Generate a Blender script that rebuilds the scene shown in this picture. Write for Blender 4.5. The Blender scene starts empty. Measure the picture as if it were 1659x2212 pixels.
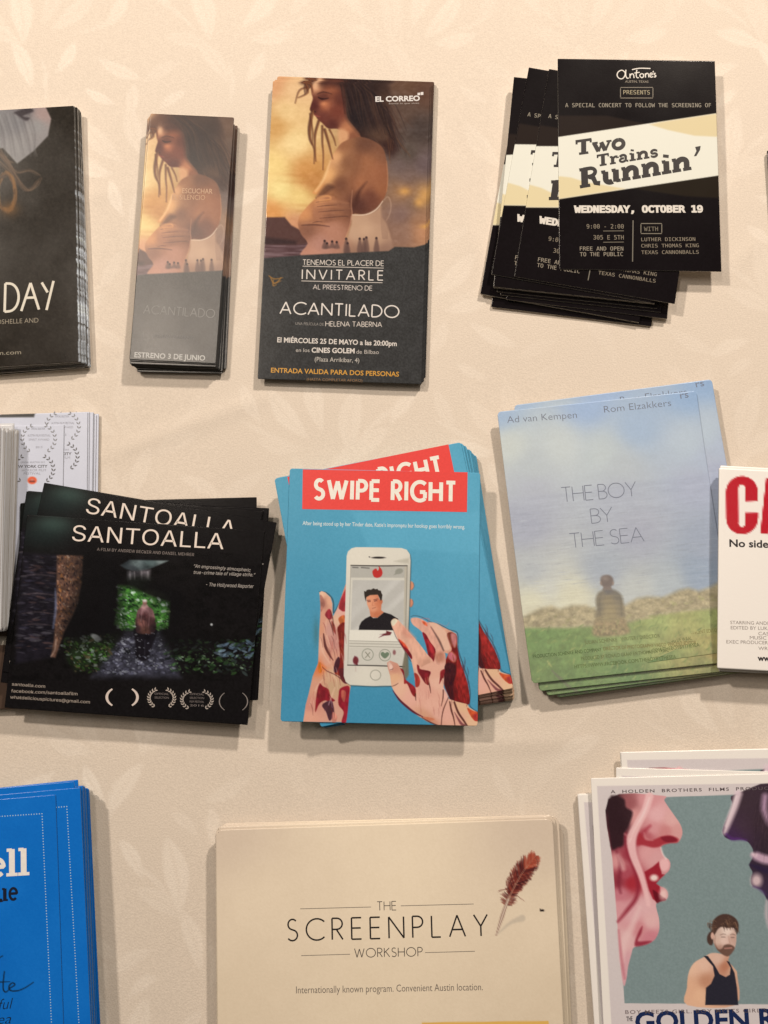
import bpy, math, os, random
import numpy as np
from mathutils import Vector

random.seed(7); rng = np.random.default_rng(11)
S = bpy.context.scene
COL = S.collection

# ------------------------------------------------------------------ camera
H_CAM, TILT, FPX = 0.546, math.radians(7.6), 2109.0      # metres, tilt, focal length in px of a 1659 px wide frame
cam = bpy.data.cameras.new('camera'); camo = bpy.data.objects.new('camera', cam); COL.objects.link(camo)
camo.location = (0, 0, H_CAM); camo.rotation_euler = (TILT, 0, 0)
cam.sensor_fit = 'VERTICAL'; cam.sensor_height = 36; cam.lens = FPX / 2212 * 36
cam.clip_start = 0.01; cam.clip_end = 30
S.camera = camo

# ------------------------------------------------------------------ light of the room
W = bpy.data.worlds.new('World'); S.world = W; W.use_nodes = True
W.node_tree.nodes['Background'].inputs[0].default_value = (1.0, 0.86, 0.70, 1)
W.node_tree.nodes['Background'].inputs[1].default_value = 0.20
def lamp(name, loc, target, power, sx, sy, colour):
    l = bpy.data.lights.new(name, 'AREA'); l.shape = 'RECTANGLE'; l.size = sx; l.size_y = sy
    l.energy = power; l.color = colour
    o = bpy.data.objects.new(name, l); COL.objects.link(o); o.location = loc
    o.rotation_euler = (Vector(target) - Vector(loc)).to_track_quat('-Z', 'Y').to_euler()
    return o
LAMPS = [('key_lamp', (-1.08, 1.08, 1.40), (1.20, 1.10, 0), 29.0, 0.12, 0.12), ('chandelier_lamp', (0.66, 1.50, 1.15), (0.28, 0.15, 0), 28.5, 0.10, 0.10),
         ('ceiling_lamp', (-0.56, 0.80, 1.95), (-0.56, 0.80, 0), 8.5, 0.14, 0.64), ('ceiling_lamp', (0.58, 0.28, 1.95), (0.58, 0.28, 0), 1.6, 0.36, 0.36)]
LAMP_TINT, AMBIENT = np.array((1.0, .853, .708)), .062
for nm, lo, tg, pw, sx, sy in LAMPS: lamp(nm, lo, tg, pw, sx, sy, LAMP_TINT)
W.node_tree.nodes['Background'].inputs[0].default_value = (1.0, .80, .58, 1)
W.node_tree.nodes['Background'].inputs[1].default_value = AMBIENT
def room_light(p):
    """how bright these lamps make a white sheet lying at p"""
    e = AMBIENT
    for nm, lo, tg, pw, sx, sy in LAMPS:
        d = np.array((p[0], p[1], 0)) - lo; r = np.linalg.norm(d); n = np.array(tg) - lo; n = n / np.linalg.norm(n)
        e += pw * max(d @ n / r, 0) * (-d[2] / r) / (math.pi * r) ** 2
    return e * LAMP_TINT
vs = S.view_settings
S.display_settings.display_device = 'sRGB'
vs.view_transform = 'Standard'; vs.look = 'None'; vs.gamma = 1; vs.use_curve_mapping = False
vs.exposure = 0.0

# ------------------------------------------------------------------ table-plane geometry
CT, ST = math.cos(TILT), math.sin(TILT)
def at(px, py, z=0.0):
    """point on the plane z that the photograph shows at (px, py) of its 1659 x 2212 view"""
    x, y = np.asarray(px, float) - 829.5, 1106 - np.asarray(py, float)
    dx, dy, dz = x, CT * y + ST * FPX, ST * y - CT * FPX
    k = (H_CAM - z) / -dz
    return np.stack([dx * k, dy * k], -1)
def pix(X, Y, z):
    rz = z - H_CAM
    cy, cz = CT * Y + ST * rz, -ST * Y + CT * rz
    return 829.5 + X / -cz * FPX, 1106 - cy / -cz * FPX
class Fr:                                               # a zoomed view of the photograph: zoom px -> view px
    def __init__(s, x0, y0, f): s.x0, s.y0, s.k = x0 * .6777, y0 * .6777, .6777 / f
    def __call__(s, p): return np.asarray(p, float) * s.k + (s.x0, s.y0)
    def sub(s, sc, ox, oy):                              # the same drawing scaled by sc and shifted
        n = Fr(0, 0, 1); n.x0, n.y0, n.k = s.x0 + ox * s.k, s.y0 + oy * s.k, s.k * sc; return n
V = Fr(0, 0, 1); V.k = 1.0
F_DAY, F_CLIFF, F_TT, F_TTD = Fr(0, 240, 2.0232), Fr(780, 220, 2.592), Fr(1500, 140, 1.75), Fr(1760, 380, 2.9625)
F_SA, F_SW, F_PH, F_HA = Fr(0, 1280, 1.8433), Fr(840, 1360, 1.975), Fr(960, 1720, 4.3658), Fr(1200, 1900, 3.4563)
F_BOY, F_BLUE, F_SP, F_GO = Fr(1540, 1180, 1.8271), Fr(0, 2440, 2.37), Fr(620, 2560, 1.3598), Fr(1740, 2360, 2.3432)
F_LAU, F_CA, F_CLB = Fr(0, 1300, 5.0273), Fr(2220, 1460, 2.7632), Fr(780, 740, 2.592)
F_BK = F_DAY.sub(.66, 646, 268); F_BK.k = F_DAY.k * .66

def lin(c):
    c = np.asarray(c, float) / 255
    return np.where(c <= .04045, c / 12.92, ((c + .055) / 1.055) ** 2.4)
def ink(c, p): return np.clip(lin(c) / room_light(p), 0.004, .88)  # pigment that shows as c under the room's light

# ------------------------------------------------------------------ materials
def new_mat(name):
    m = bpy.data.materials.new(name); m.use_nodes = True
    return m, m.node_tree.nodes, m.node_tree.links, m.node_tree.nodes['Principled BSDF']
def print_mat(name, rough, bump=0.05, spec=.5):
    m, n, l, b = new_mat(name)
    a = n.new('ShaderNodeAttribute'); a.attribute_name = 'print'
    l.new(a.outputs['Color'], b.inputs['Base Color'])
    b.inputs['Specular IOR Level'].default_value = spec
    tc = n.new('ShaderNodeTexCoord'); nz = n.new('ShaderNodeTexNoise'); nz.inputs['Scale'].default_value = 900
    nz.inputs['Detail'].default_value = 3
    l.new(tc.outputs['Object'], nz.inputs['Vector'])
    bp = n.new('ShaderNodeBump'); bp.inputs['Strength'].default_value = bump; bp.inputs['Distance'].default_value = .0004
    l.new(nz.outputs['Fac'], bp.inputs['Height']); l.new(bp.outputs['Normal'], b.inputs['Normal'])
    n2 = n.new('ShaderNodeTexNoise'); n2.inputs['Scale'].default_value = 18; n2.inputs['Detail'].default_value = 4
    l.new(tc.outputs['Object'], n2.inputs['Vector'])
    mr = n.new('ShaderNodeMapRange'); mr.inputs['To Min'].default_value = max(rough - .09, .08); mr.inputs['To Max'].default_value = rough + .09
    l.new(n2.outputs['Fac'], mr.inputs['Value']); l.new(mr.outputs['Result'], b.inputs['Roughness'])
    return m
M_SATIN = print_mat('satin_print', .24, .05, .42)
M_MATTE = print_mat('matte_print', .18, .02, .2)
M_CARD = print_mat('coated_print', .13, .03, .35)
M_GLOSS = print_mat('gloss_print', .24, .10)
def plain(name, c, rough=.5, spec=.5):
    m, n, l, b = new_mat(name)
    b.inputs['Roughness'].default_value = rough; b.inputs['Specular IOR Level'].default_value = spec
    nz = n.new('ShaderNodeTexNoise'); nz.inputs['Scale'].default_value = 700; nz.inputs['Detail'].default_value = 2
    tc = n.new('ShaderNodeTexCoord'); l.new(tc.outputs['Object'], nz.inputs['Vector'])
    mx = n.new('ShaderNodeMix'); mx.data_type = 'RGBA'
    mx.inputs['A'].default_value = (*[v * .88 for v in c], 1); mx.inputs['B'].default_value = (*[min(v * 1.1, .95) for v in c], 1)
    l.new(nz.outputs['Fac'], mx.inputs['Factor']); l.new(mx.outputs['Result'], b.inputs['Base Color'])
    return m
EDGE_WHITE = plain('paper_edge', (.62, .58, .52), .6)
EDGE_DARK = plain('dark_paper_edge', (.05, .045, .04), .5)
EDGE_GREY = plain('grey_paper_edge', (.34, .31, .27), .6)
EDGE_GLOSS = plain('laminated_edge', (.75, .74, .72), .16, .9)
EDGE_BLUE = plain('blue_paper_edge', (.09, .17, .25), .5)
EDGE_TEAL = plain('teal_paper_edge', (.16, .30, .36), .5)
_inks = {}
def ink_mat(c, p, rough=.36):
    k = tuple(np.round(ink(c, p), 3))
    if k not in _inks: _inks[k] = plain('printed_ink', k, rough, .35)
    return _inks[k]

# ------------------------------------------------------------------ a flyer: its sheet, its printing, its lettering
def catmull(P, closed, n=4):
    P = np.asarray(P, float); N = len(P); out = []
    idx = lambda i: P[i % N] if closed else P[min(max(i, 0), N - 1)]
    for i in range(N if closed else N - 1):
        a, b, c, d = idx(i - 1), idx(i), idx(i + 1), idx(i + 2)
        for t in np.arange(n) / n:
            out.append(.5 * (2 * b + (c - a) * t + (2 * a - 5 * b + 4 * c - d) * t * t + (3 * b - a - 3 * c + d) * t ** 3))
    if not closed: out.append(P[-1])
    return np.array(out)

class Kind:
    """one printed design; corners = TL, TR, BR, BL of its top copy in the photograph, z = that copy's height"""
    def __init__(s, name, corners, z, mat=M_SATIN, edge=EDGE_WHITE, step=1.6, rad=.0008, t=.0004, bend=None, base=(200, 200, 200)):
        s.name, s.z, s.mat, s.edge, s.t, s.bend, s.rad = name, z, mat, edge, t, bend, rad
        Q = np.array([at(x, y, z) for x, y in corners])
        s.C = Q.mean(0)
        ax = Q[1] + Q[2] - Q[0] - Q[3]; ay = Q[0] + Q[1] - Q[3] - Q[2]
        s.th = (math.atan2(ax[1], ax[0]) + math.atan2(-ay[0], ay[1])) / 2
        s.w = (np.linalg.norm(Q[1] - Q[0]) + np.linalg.norm(Q[2] - Q[3])) / 2
        s.h = (np.linalg.norm(Q[0] - Q[3]) + np.linalg.norm(Q[1] - Q[2])) / 2
        s.nx = max(4, int(s.w / (.000259 * step))); s.ny = max(4, int(s.h / (.000259 * step)))
        u, v = np.meshgrid(np.linspace(-s.w / 2, s.w / 2, s.nx + 1), np.linspace(s.h / 2, -s.h / 2, s.ny + 1))
        s.u, s.v = u, v
        X, Y = s.world(u, v)
        s.px, s.py = pix(X, Y, z)
        s.img = np.empty(u.shape + (3,)); s.img[:] = base
        s.letters = []; s.mesh = None
    def world(s, u, v):
        c, q = math.cos(s.th), math.sin(s.th)
        return s.C[0] + c * u - q * v, s.C[1] + q * u + c * v
    def local(s, p):                                     # photograph px -> the sheet's own coordinates
        d = at(p[..., 0], p[..., 1], s.z) - s.C
        c, q = math.cos(s.th), math.sin(s.th)
        return np.stack([c * d[..., 0] + q * d[..., 1], -q * d[..., 0] + c * d[..., 1]], -1)
    def zb(s, u, v): return 0 * u if s.bend is None else s.bend(u / s.w, v / s.h)
    # ---- painting the print
    def box(s, lo, hi):
        P = s.local(np.array([(lo[0], lo[1]), (hi[0], lo[1]), (hi[0], hi[1]), (lo[0], hi[1])]))
        i0 = int((P[:, 0].min() / s.w + .5) * s.nx) - 1; i1 = int((P[:, 0].max() / s.w + .5) * s.nx) + 2
        j0 = int((.5 - P[:, 1].max() / s.h) * s.ny) - 1; j1 = int((.5 - P[:, 1].min() / s.h) * s.ny) + 2
        i0, j0 = max(i0, 0), max(j0, 0); i1, j1 = min(i1, s.nx + 1), min(j1, s.ny + 1)
        return (slice(j0, max(j1, j0)), slice(i0, max(i1, i0)))
    def blend(s, sl, a, c):
        a = a[..., None]; s.img[sl] = s.img[sl] * (1 - a) + a * np.asarray(c, float)
    def poly(s, F, P, c, soft=1.6, alpha=1, smooth=True, clip=None):
        P = F(P); P = catmull(P, True) if smooth else P
        m = soft + 2; sl = s.box(P.min(0) - m, P.max(0) + m)
        x, y = s.px[sl], s.py[sl]
        if x.size == 0: return
        ins = np.zeros(x.shape, bool); d2 = np.full(x.shape, 1e12)
        for i in range(len(P)):
            ax, ay = P[i - 1]; bx, by = P[i]
            ex, ey = bx - ax, by - ay; L = ex * ex + ey * ey
            if L < 1e-9: continue
            wx, wy = x - ax, y - ay
            t = np.clip((wx * ex + wy * ey) / L, 0, 1)
            d2 = np.minimum(d2, (wx - t * ex) ** 2 + (wy - t * ey) ** 2)
            if ay != by: ins ^= ((ay > y) != (by > y)) & (x < ex * (y - ay) / (by - ay) + ax)
        sd = np.sqrt(d2) * np.where(ins, -1, 1)
        a = np.clip(.5 - sd / soft, 0, 1) * alpha
        if soft > 4: a = a * a * (3 - 2 * a) if alpha == 1 else a
        if clip is not None: a = a * clip[sl]
        if callable(c): c = c(x, y)
        s.blend(sl, a, c)
    def line(s, F, P, w, c, soft=1.4, alpha=1, smooth=True, taper=None):
        P = F(P); w = np.atleast_1d(np.asarray(w, float)) * F.k
        P = catmull(P, False) if smooth and len(P) > 2 else P
        N = len(P); ws = np.interp(np.linspace(0, 1, N), np.linspace(0, 1, len(w)), w) / 2
        m = soft + ws.max() + 1; sl = s.box(P.min(0) - m, P.max(0) + m)
        x, y = s.px[sl], s.py[sl]
        if x.size == 0: return
        sd = np.full(x.shape, 1e6)
        for i in range(N - 1):
            ax, ay = P[i]; ex, ey = P[i + 1] - P[i]; L = ex * ex + ey * ey + 1e-9
            t = np.clip(((x - ax) * ex + (y - ay) * ey) / L, 0, 1)
            sd = np.minimum(sd, np.hypot(x - ax - t * ex, y - ay - t * ey) - (ws[i] + t * (ws[i + 1] - ws[i])))
        s.blend(sl, np.clip(.5 - sd / soft, 0, 1) * alpha, c)
    def ell(s, F, c0, rx, ry, c, soft=1.6, alpha=1, rot=0, ring=None):
        cx, cy = F(c0); rx, ry = max(rx * F.k, .3), max(ry * F.k, .3); m = max(rx, ry) + soft + 2
        sl = s.box((cx - m, cy - m), (cx + m, cy + m)); x, y = s.px[sl] - cx, s.py[sl] - cy
        if x.size == 0: return
        q, p = math.sin(rot), math.cos(rot); x, y = p * x + q * y, -q * x + p * y
        r = np.hypot(x / rx, y / ry); sd = (r - 1) * min(rx, ry)
        if ring: sd = np.abs(sd) - ring * F.k / 2
        s.blend(sl, np.clip(.5 - sd / soft, 0, 1) * alpha, c)
    def glow(s, F, c0, rx, ry, c, alpha=1, rot=0):       # a soft-edged patch of ink
        cx, cy = F(c0); rx, ry = rx * F.k, ry * F.k; m = 2.2 * max(rx, ry)
        sl = s.box((cx - m, cy - m), (cx + m, cy + m)); x, y = s.px[sl] - cx, s.py[sl] - cy
        if x.size == 0: return
        q, p = math.sin(rot), math.cos(rot); x, y = p * x + q * y, -q * x + p * y
        s.blend(sl, alpha * np.exp(-((x / rx) ** 2 + (y / ry) ** 2)), c)
    def field(s, F, pts, p=1.6, eps=900):                # colours flowing between sample points; returns c(x, y)
        P = F([q[:2] for q in pts]); C = np.array([q[2] for q in pts], float)
        def f(x, y):
            num = np.zeros(x.shape + (3,)); den = np.zeros(x.shape)
            for (ax, ay), c in zip(P, C):
                w = 1 / ((x - ax) ** 2 + (y - ay) ** 2 + eps) ** p
                num += w[..., None] * c; den += w
            return num / den[..., None]
        return f
    def fill(s, f, clip=None):
        c = f(s.px, s.py); s.img[:] = c if clip is None else s.img * (1 - clip[..., None]) + c * clip[..., None]
    def noise(s, amp, sx, sy=None, rot=0, oct=3, sl=np.s_[:, :]):
        sy = sy or sx; q, p = math.sin(rot), math.cos(rot); x, y = s.px[sl], s.py[sl]
        out = 0; tot = 0
        for o in range(oct):
            out = out + vnoise((p * x + q * y) / sx * 2 ** o, (-q * x + p * y) / sy * 2 ** o) * .6 ** o; tot += .6 ** o
        return out / tot * amp
    def dabs(s, F, region, n, cols, r0, r1, ang=0, asp=.45, spread=.5, alpha=.9):
        R = F(region); lo, hi = R.min(0), R.max(0); k = 0
        while k < n:
            p = lo + rng.random(2) * (hi - lo)
            if not inside(R, p): continue
            k += 1; r = (r0 + rng.random() ** 2 * (r1 - r0)) * F.k
            c = np.array(cols[rng.integers(len(cols))], float) * (.8 + .4 * rng.random())
            s.ell(V, p, r, r * asp, c, 1.2, alpha * (.5 + .5 * rng.random()), ang + rng.normal() * spread)
    # ---- lettering: flat meshes lying on the sheet
    def add_letters(s, name, verts, faces, colour, z=.00005):
        s.letters.append((name, np.asarray(verts, float), faces, ink_mat(colour, s.C), z))
    def basis(s, F, p0, p1):
        L = s.local(F(np.array([p0, p1], float))); d = L[1] - L[0]; n = np.linalg.norm(d); d = d / n
        return L[0], d, np.array([-d[1], d[0]]), n
    def text(s, F, name, body, p0, p1, cap, colour, bold=0.0, shear=0.0, z=.00005, space=1.0, font=None):
        o, d, e, n = s.basis(F, p0, p1)
        V0, F0 = glyphs(body, bold, shear, space, font)
        x0, x1 = V0[:, 0].min(), V0[:, 0].max()
        x = (V0[:, 0] - x0) / max(x1 - x0, 1e-6) * n; y = V0[:, 1] / cap_height(font) * cap * F.k * .000259
        s.add_letters(name, o + x[:, None] * d + y[:, None] * e, F0, colour, z)
    def stroked(s, F, name, body, p0, p1, cap, colour, w=.1, font=None, track=.22, space=.45, z=.00005, shear=0.0):
        o, d, e, n = s.basis(F, p0, p1); font = font or CAPS
        x = 0; strokes = []
        for ch in body:
            if ch == ' ': x += space; continue
            adv, st = font[ch]
            for q in st:
                P, wm = q if isinstance(q, tuple) else (q, 1)
                strokes.append((np.asarray(P, float) + (x, 0), w * wm))
            x += adv + track
        x -= track
        kx, ky = n / x, cap * F.k * .000259
        verts, faces = [], []
        for k, (P, wd) in enumerate(strokes):
            P = np.stack([P[:, 0] * kx + shear * P[:, 1] * ky, P[:, 1] * ky], -1); hw = wd * ky / 2
            T = np.gradient(P, axis=0) if len(P) > 2 else np.repeat([P[1] - P[0]], 2, 0)
            if len(P) > 2: T[0], T[-1] = P[1] - P[0], P[-1] - P[-2]
            T = T / np.maximum(np.linalg.norm(T, axis=1, keepdims=True), 1e-9); N = np.stack([-T[:, 1], T[:, 0]], -1)
            b = len(verts)
            for p, q in zip(P, N):
                for sg in (1, -1):
                    a = p + sg * hw * q
                    verts.append([*(o + a[0] * d + a[1] * e), k * 2.5e-7])
            for i in range(len(P) - 1): faces.append((b + 2 * i + 1, b + 2 * i + 3, b + 2 * i + 2, b + 2 * i))
        s.add_letters(name, verts, faces, colour, z)
    def shapes(s, F, name, polys, colour, z=.00005):     # flat printed shapes (each a convex or simple outline)
        verts, faces = [], []
        for P in polys:
            L = s.local(F(np.asarray(P, float))); b = len(verts)
            A = sum(L[i - 1][0] * L[i][1] - L[i][0] * L[i - 1][1] for i in range(len(L)))
            if A < 0: L = L[::-1]
            verts += list(L); faces.append(tuple(range(b, b + len(L))))
        s.add_letters(name, verts, faces, colour, z)
    def rule(s, F, name, segs, w, colour, z=.00005):
        out = []
        for a, b in segs:
            a, b = np.array(a, float), np.array(b, float); d = b - a; n = np.array([-d[1], d[0]]) / np.linalg.norm(d) * w / 2
            out.append([a + n, b + n, b - n, a - n])
        s.shapes(F, name, out, colour, z)
    # ---- meshes
    def build(s):
        ny, nx = s.u.shape; u, v = s.u.copy(), s.v.copy()
        if s.rad:                                        # trimmed corners
            r = s.rad; cx, cy = s.w / 2 - r, s.h / 2 - r
            du, dv = np.abs(u) - cx, np.abs(v) - cy; k = np.hypot(du, dv); m = (du > 0) & (dv > 0) & (k > r)
            f = np.where(m, r / np.maximum(k, 1e-9), 1)
            u = np.where(m, np.sign(u) * (cx + du * f), u); v = np.where(m, np.sign(v) * (cy + dv * f), v)
        z = s.zb(u, v)
        top = np.stack([u, v, z], -1).reshape(-1, 3)
        g = np.arange(ny * nx).reshape(ny, nx)
        quads = np.stack([g[:-1, :-1], g[1:, :-1], g[1:, 1:], g[:-1, 1:]], -1).reshape(-1, 4)
        ring = np.concatenate([g[0, :-1], g[:-1, -1], g[-1, :0:-1], g[:0:-1, 0]])
        R = len(ring); bot = top[ring] - (0, 0, s.t); bi = ny * nx + np.arange(R)
        nr = np.roll(ring, -1); nb = np.roll(bi, -1)
        side = np.stack([ring, nr, nb, bi], -1)
        co = np.concatenate([top, bot])
        allq = np.concatenate([quads, side])
        if s.bend is not None:                           # a curled sheet: its underside follows the curl
            under = top - (0, 0, s.t); co = np.concatenate([top, under]); side = np.stack([ring, nr, nr + ny * nx, ring + ny * nx], -1)
            allq = np.concatenate([quads, side, quads[:, ::-1] + ny * nx]); bi = ring + ny * nx
        me = bpy.data.meshes.new(s.name)
        nq = len(allq); me.vertices.add(len(co)); me.vertices.foreach_set('co', co.astype(np.float32).ravel())
        flat = s.bend is None
        loops = np.concatenate([allq.ravel(), bi]) if flat else allq.ravel(); me.loops.add(len(loops)); me.loops.foreach_set('vertex_index', loops.astype(np.int32))
        me.polygons.add(nq + flat)
        me.polygons.foreach_set('loop_start', (np.arange(nq + flat) * 4).astype(np.int32))
        me.polygons.foreach_set('material_index', np.concatenate([np.zeros(len(quads)), np.ones(nq - len(quads) + flat)]).astype(np.int32))
        me.materials.append(s.mat); me.materials.append(s.edge)
        at_ = me.color_attributes.new('print', 'FLOAT_COLOR', 'POINT')
        c = np.ones((len(co), 4), np.float32); c[:ny * nx, :3] = ink(s.img, s.C).reshape(-1, 3)
        at_.data.foreach_set('color', c.ravel())
        me.update(); me.validate(); s.mesh = me
        s.lm = []
        for name, vv, ff, mt, z0 in s.letters:
            m = bpy.data.meshes.new(name)
            dz = vv[:, 2] if vv.shape[1] > 2 else 0
            zz = s.zb(vv[:, 0], vv[:, 1]) + z0 + dz
            m.from_pydata(np.stack([vv[:, 0], vv[:, 1], zz], -1).tolist(), [], [tuple(f) for f in ff]); m.materials.append(mt)
            s.lm.append((name, m))
        s.px = s.py = None
    # ---- poses
    def pose(s): return (s.C[0], s.C[1], s.th)
    def by(s, pair, pa, pb, z):
        """pose from two corners (e.g. 'TL','TR') seen at pa, pb; the first one is exact"""
        K = {'TL': (-.5, .5), 'TR': (.5, .5), 'BL': (-.5, -.5), 'BR': (.5, -.5)}
        a, b = at(*pa, z), at(*pb, z)
        la, lb = np.array(K[pair[0]]) * (s.w, s.h), np.array(K[pair[1]]) * (s.w, s.h)
        d, e = b - a, lb - la; th = math.atan2(d[1], d[0]) - math.atan2(e[1], e[0])
        th = (th + math.pi) % (2 * math.pi) - math.pi
        c, q = math.cos(th), math.sin(th)
        return (a[0] - (c * la[0] - q * la[1]), a[1] - (q * la[0] + c * la[1]), th)
    def put(s, pose, z, label, group, letters=True, cat='flyer'):
        if s.mesh is None: s.build()
        o = bpy.data.objects.new(s.name, s.mesh); COL.objects.link(o)
        o.location = (pose[0], pose[1], z); o.rotation_euler = (0, 0, pose[2])
        o['label'] = label; o['category'] = cat; o['group'] = group
        if letters:
            for name, m in s.lm:
                c = bpy.data.objects.new(name, m); COL.objects.link(c); c.parent = o
        return o

def vnoise(x, y):
    xi, yi = np.floor(x), np.floor(y); fx, fy = x - xi, y - yi
    fx, fy = fx * fx * (3 - 2 * fx), fy * fy * (3 - 2 * fy)
    h = lambda a, b: (lambda t: (t - np.floor(t)) * 2 - 1)(np.sin(a * 127.1 + b * 311.7) * 43758.5453)
    return (h(xi, yi) * (1 - fx) + h(xi + 1, yi) * fx) * (1 - fy) + (h(xi, yi + 1) * (1 - fx) + h(xi + 1, yi + 1) * fx) * fy
def inside(P, p):
    r = False
    for i in range(len(P)):
        (ax, ay), (bx, by) = P[i - 1], P[i]
        if (ay > p[1]) != (by > p[1]) and p[0] < (bx - ax) * (p[1] - ay) / (by - ay) + ax: r = not r
    return r

# ------------------------------------------------------------------ type
def stock_font(fn):
    try: return bpy.data.fonts.load(os.path.join(bpy.utils.system_resource('DATAFILES'), 'fonts', fn))
    except Exception: return None
FONT_GROT, FONT_MONO = stock_font('Inter.woff2'), stock_font('DejaVuSansMono.woff2')
def glyphs(body, bold=0, shear=0, space=1, font=None):
    cu = bpy.data.curves.new('t', 'FONT')
    if font: cu.font = font
    cu.resolution_u = 3; cu.body = body; cu.size = 1; cu.offset = bold; cu.shear = shear
    cu.resolution_u = 3; cu.fill_mode = 'FRONT'; cu.space_character = space
    ob = bpy.data.objects.new('t', cu)
    me = bpy.data.meshes.new_from_object(ob)
    v = np.array([x.co[:2] for x in me.vertices]); f = [tuple(p.vertices) for p in me.polygons]
    bpy.data.objects.remove(ob); bpy.data.curves.remove(cu); bpy.data.meshes.remove(me)
    return v, f
_caps = {}
def cap_height(font):
    if font not in _caps: _caps[font] = glyphs('H', font=font)[0][:, 1].max()
    return _caps[font]
def arc(cx, cy, rx, ry, a0, a1, n=12):
    a = np.radians(np.linspace(a0, a1, n)); return np.stack([cx + rx * np.cos(a), cy + ry * np.sin(a)], -1)
def cat(*a): return np.concatenate([np.asarray(x, float) for x in a])
CAPS = {                                                  # a geometric capital alphabet drawn by its strokes
 'A': (.74, [[(0, 0), (.37, 1)], [(.37, 1), (.74, 0)], [(.13, .33), (.61, .33)]]),
 'B': (.5, [[(0, 0), (0, 1)], cat([(0, 1)], arc(.22, .76, .24, .24, 90, -90), [(0, .52)]), cat([(0, .52)], arc(.24, .26, .27, .26, 90, -90), [(0, 0)])]),
 'C': (.8, [arc(.5, .5, .5, .5, 45, 315, 22)]),
 'D': (.68, [[(0, 0), (0, 1)], cat([(0, 1)], arc(.2, .5, .48, .5, 90, -90, 16), [(0, 0)])]),
 'E': (.46, [[(0, 0), (0, 1)], [(0, 1), (.46, 1)], [(0, .52), (.43, .52)], [(0, 0), (.46, 0)]]),
 'G': (.84, [arc(.5, .5, .5, .5, 48, 312, 22), [(.5, .46), (.84, .46)], [(.82, .46), (.82, .13)]]),
 'H': (.66, [[(0, 0), (0, 1)], [(.66, 0), (.66, 1)], [(0, .52), (.66, .52)]]),
 'I': (.06, [[(.03, 0), (.03, 1)]]),
 'K': (.56, [[(0, 0), (0, 1)], [(.52, 1), (.0, .46)], [(.14, .6), (.56, 0)]]),
 'L': (.42, [[(0, 0), (0, 1)], [(0, 0), (.42, 0)]]),
 'M': (.86, [[(0, 0), (.1, 1)], [(.1, 1), (.43, .15)], [(.43, .15), (.76, 1)], [(.76, 1), (.86, 0)]]),
 'N': (.7, [[(0, 0), (0, 1)], [(0, 1), (.7, 0)], [(.7, 0), (.7, 1)]]),
 'O': (.98, [arc(.49, .5, .49, .5, 90, 450, 28)]),
 'P': (.48, [[(0, 0), (0, 1)], cat([(0, 1)], arc(.22, .74, .26, .26, 90, -90), [(0, .48)])]),
 'R': (.5, [[(0, 0), (0, 1)], cat([(0, 1)], arc(.22, .74, .26, .26, 90, -90), [(0, .48)]), [(.2, .48), (.5, 0)]]),
 'S': (.48, [cat(arc(.25, .76, .21, .24, 40, 250, 12), arc(.24, .25, .24, .25, 80, -145, 13))]),
 'T': (.56, [[(.28, 0), (.28, 1)], [(0, 1), (.56, 1)]]),
 'V': (.7, [[(0, 1), (.35, 0)], [(.35, 0), (.7, 1)]]),
 'W': (1.02, [[(0, 1), (.26, 0)], [(.26, 0), (.51, .95)], [(.51, .95), (.76, 0)], [(.76, 0), (1.02, 1)]]),
 'Y': (.64, [[(0, 1), (.32, .46)], [(.64, 1), (.32, .46)], [(.32, .46), (.32, 0)]]),
}
def sf(x0, x1, y, w=.62): return ([(x0, y), (x1, y)], w)   # a slab serif
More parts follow.
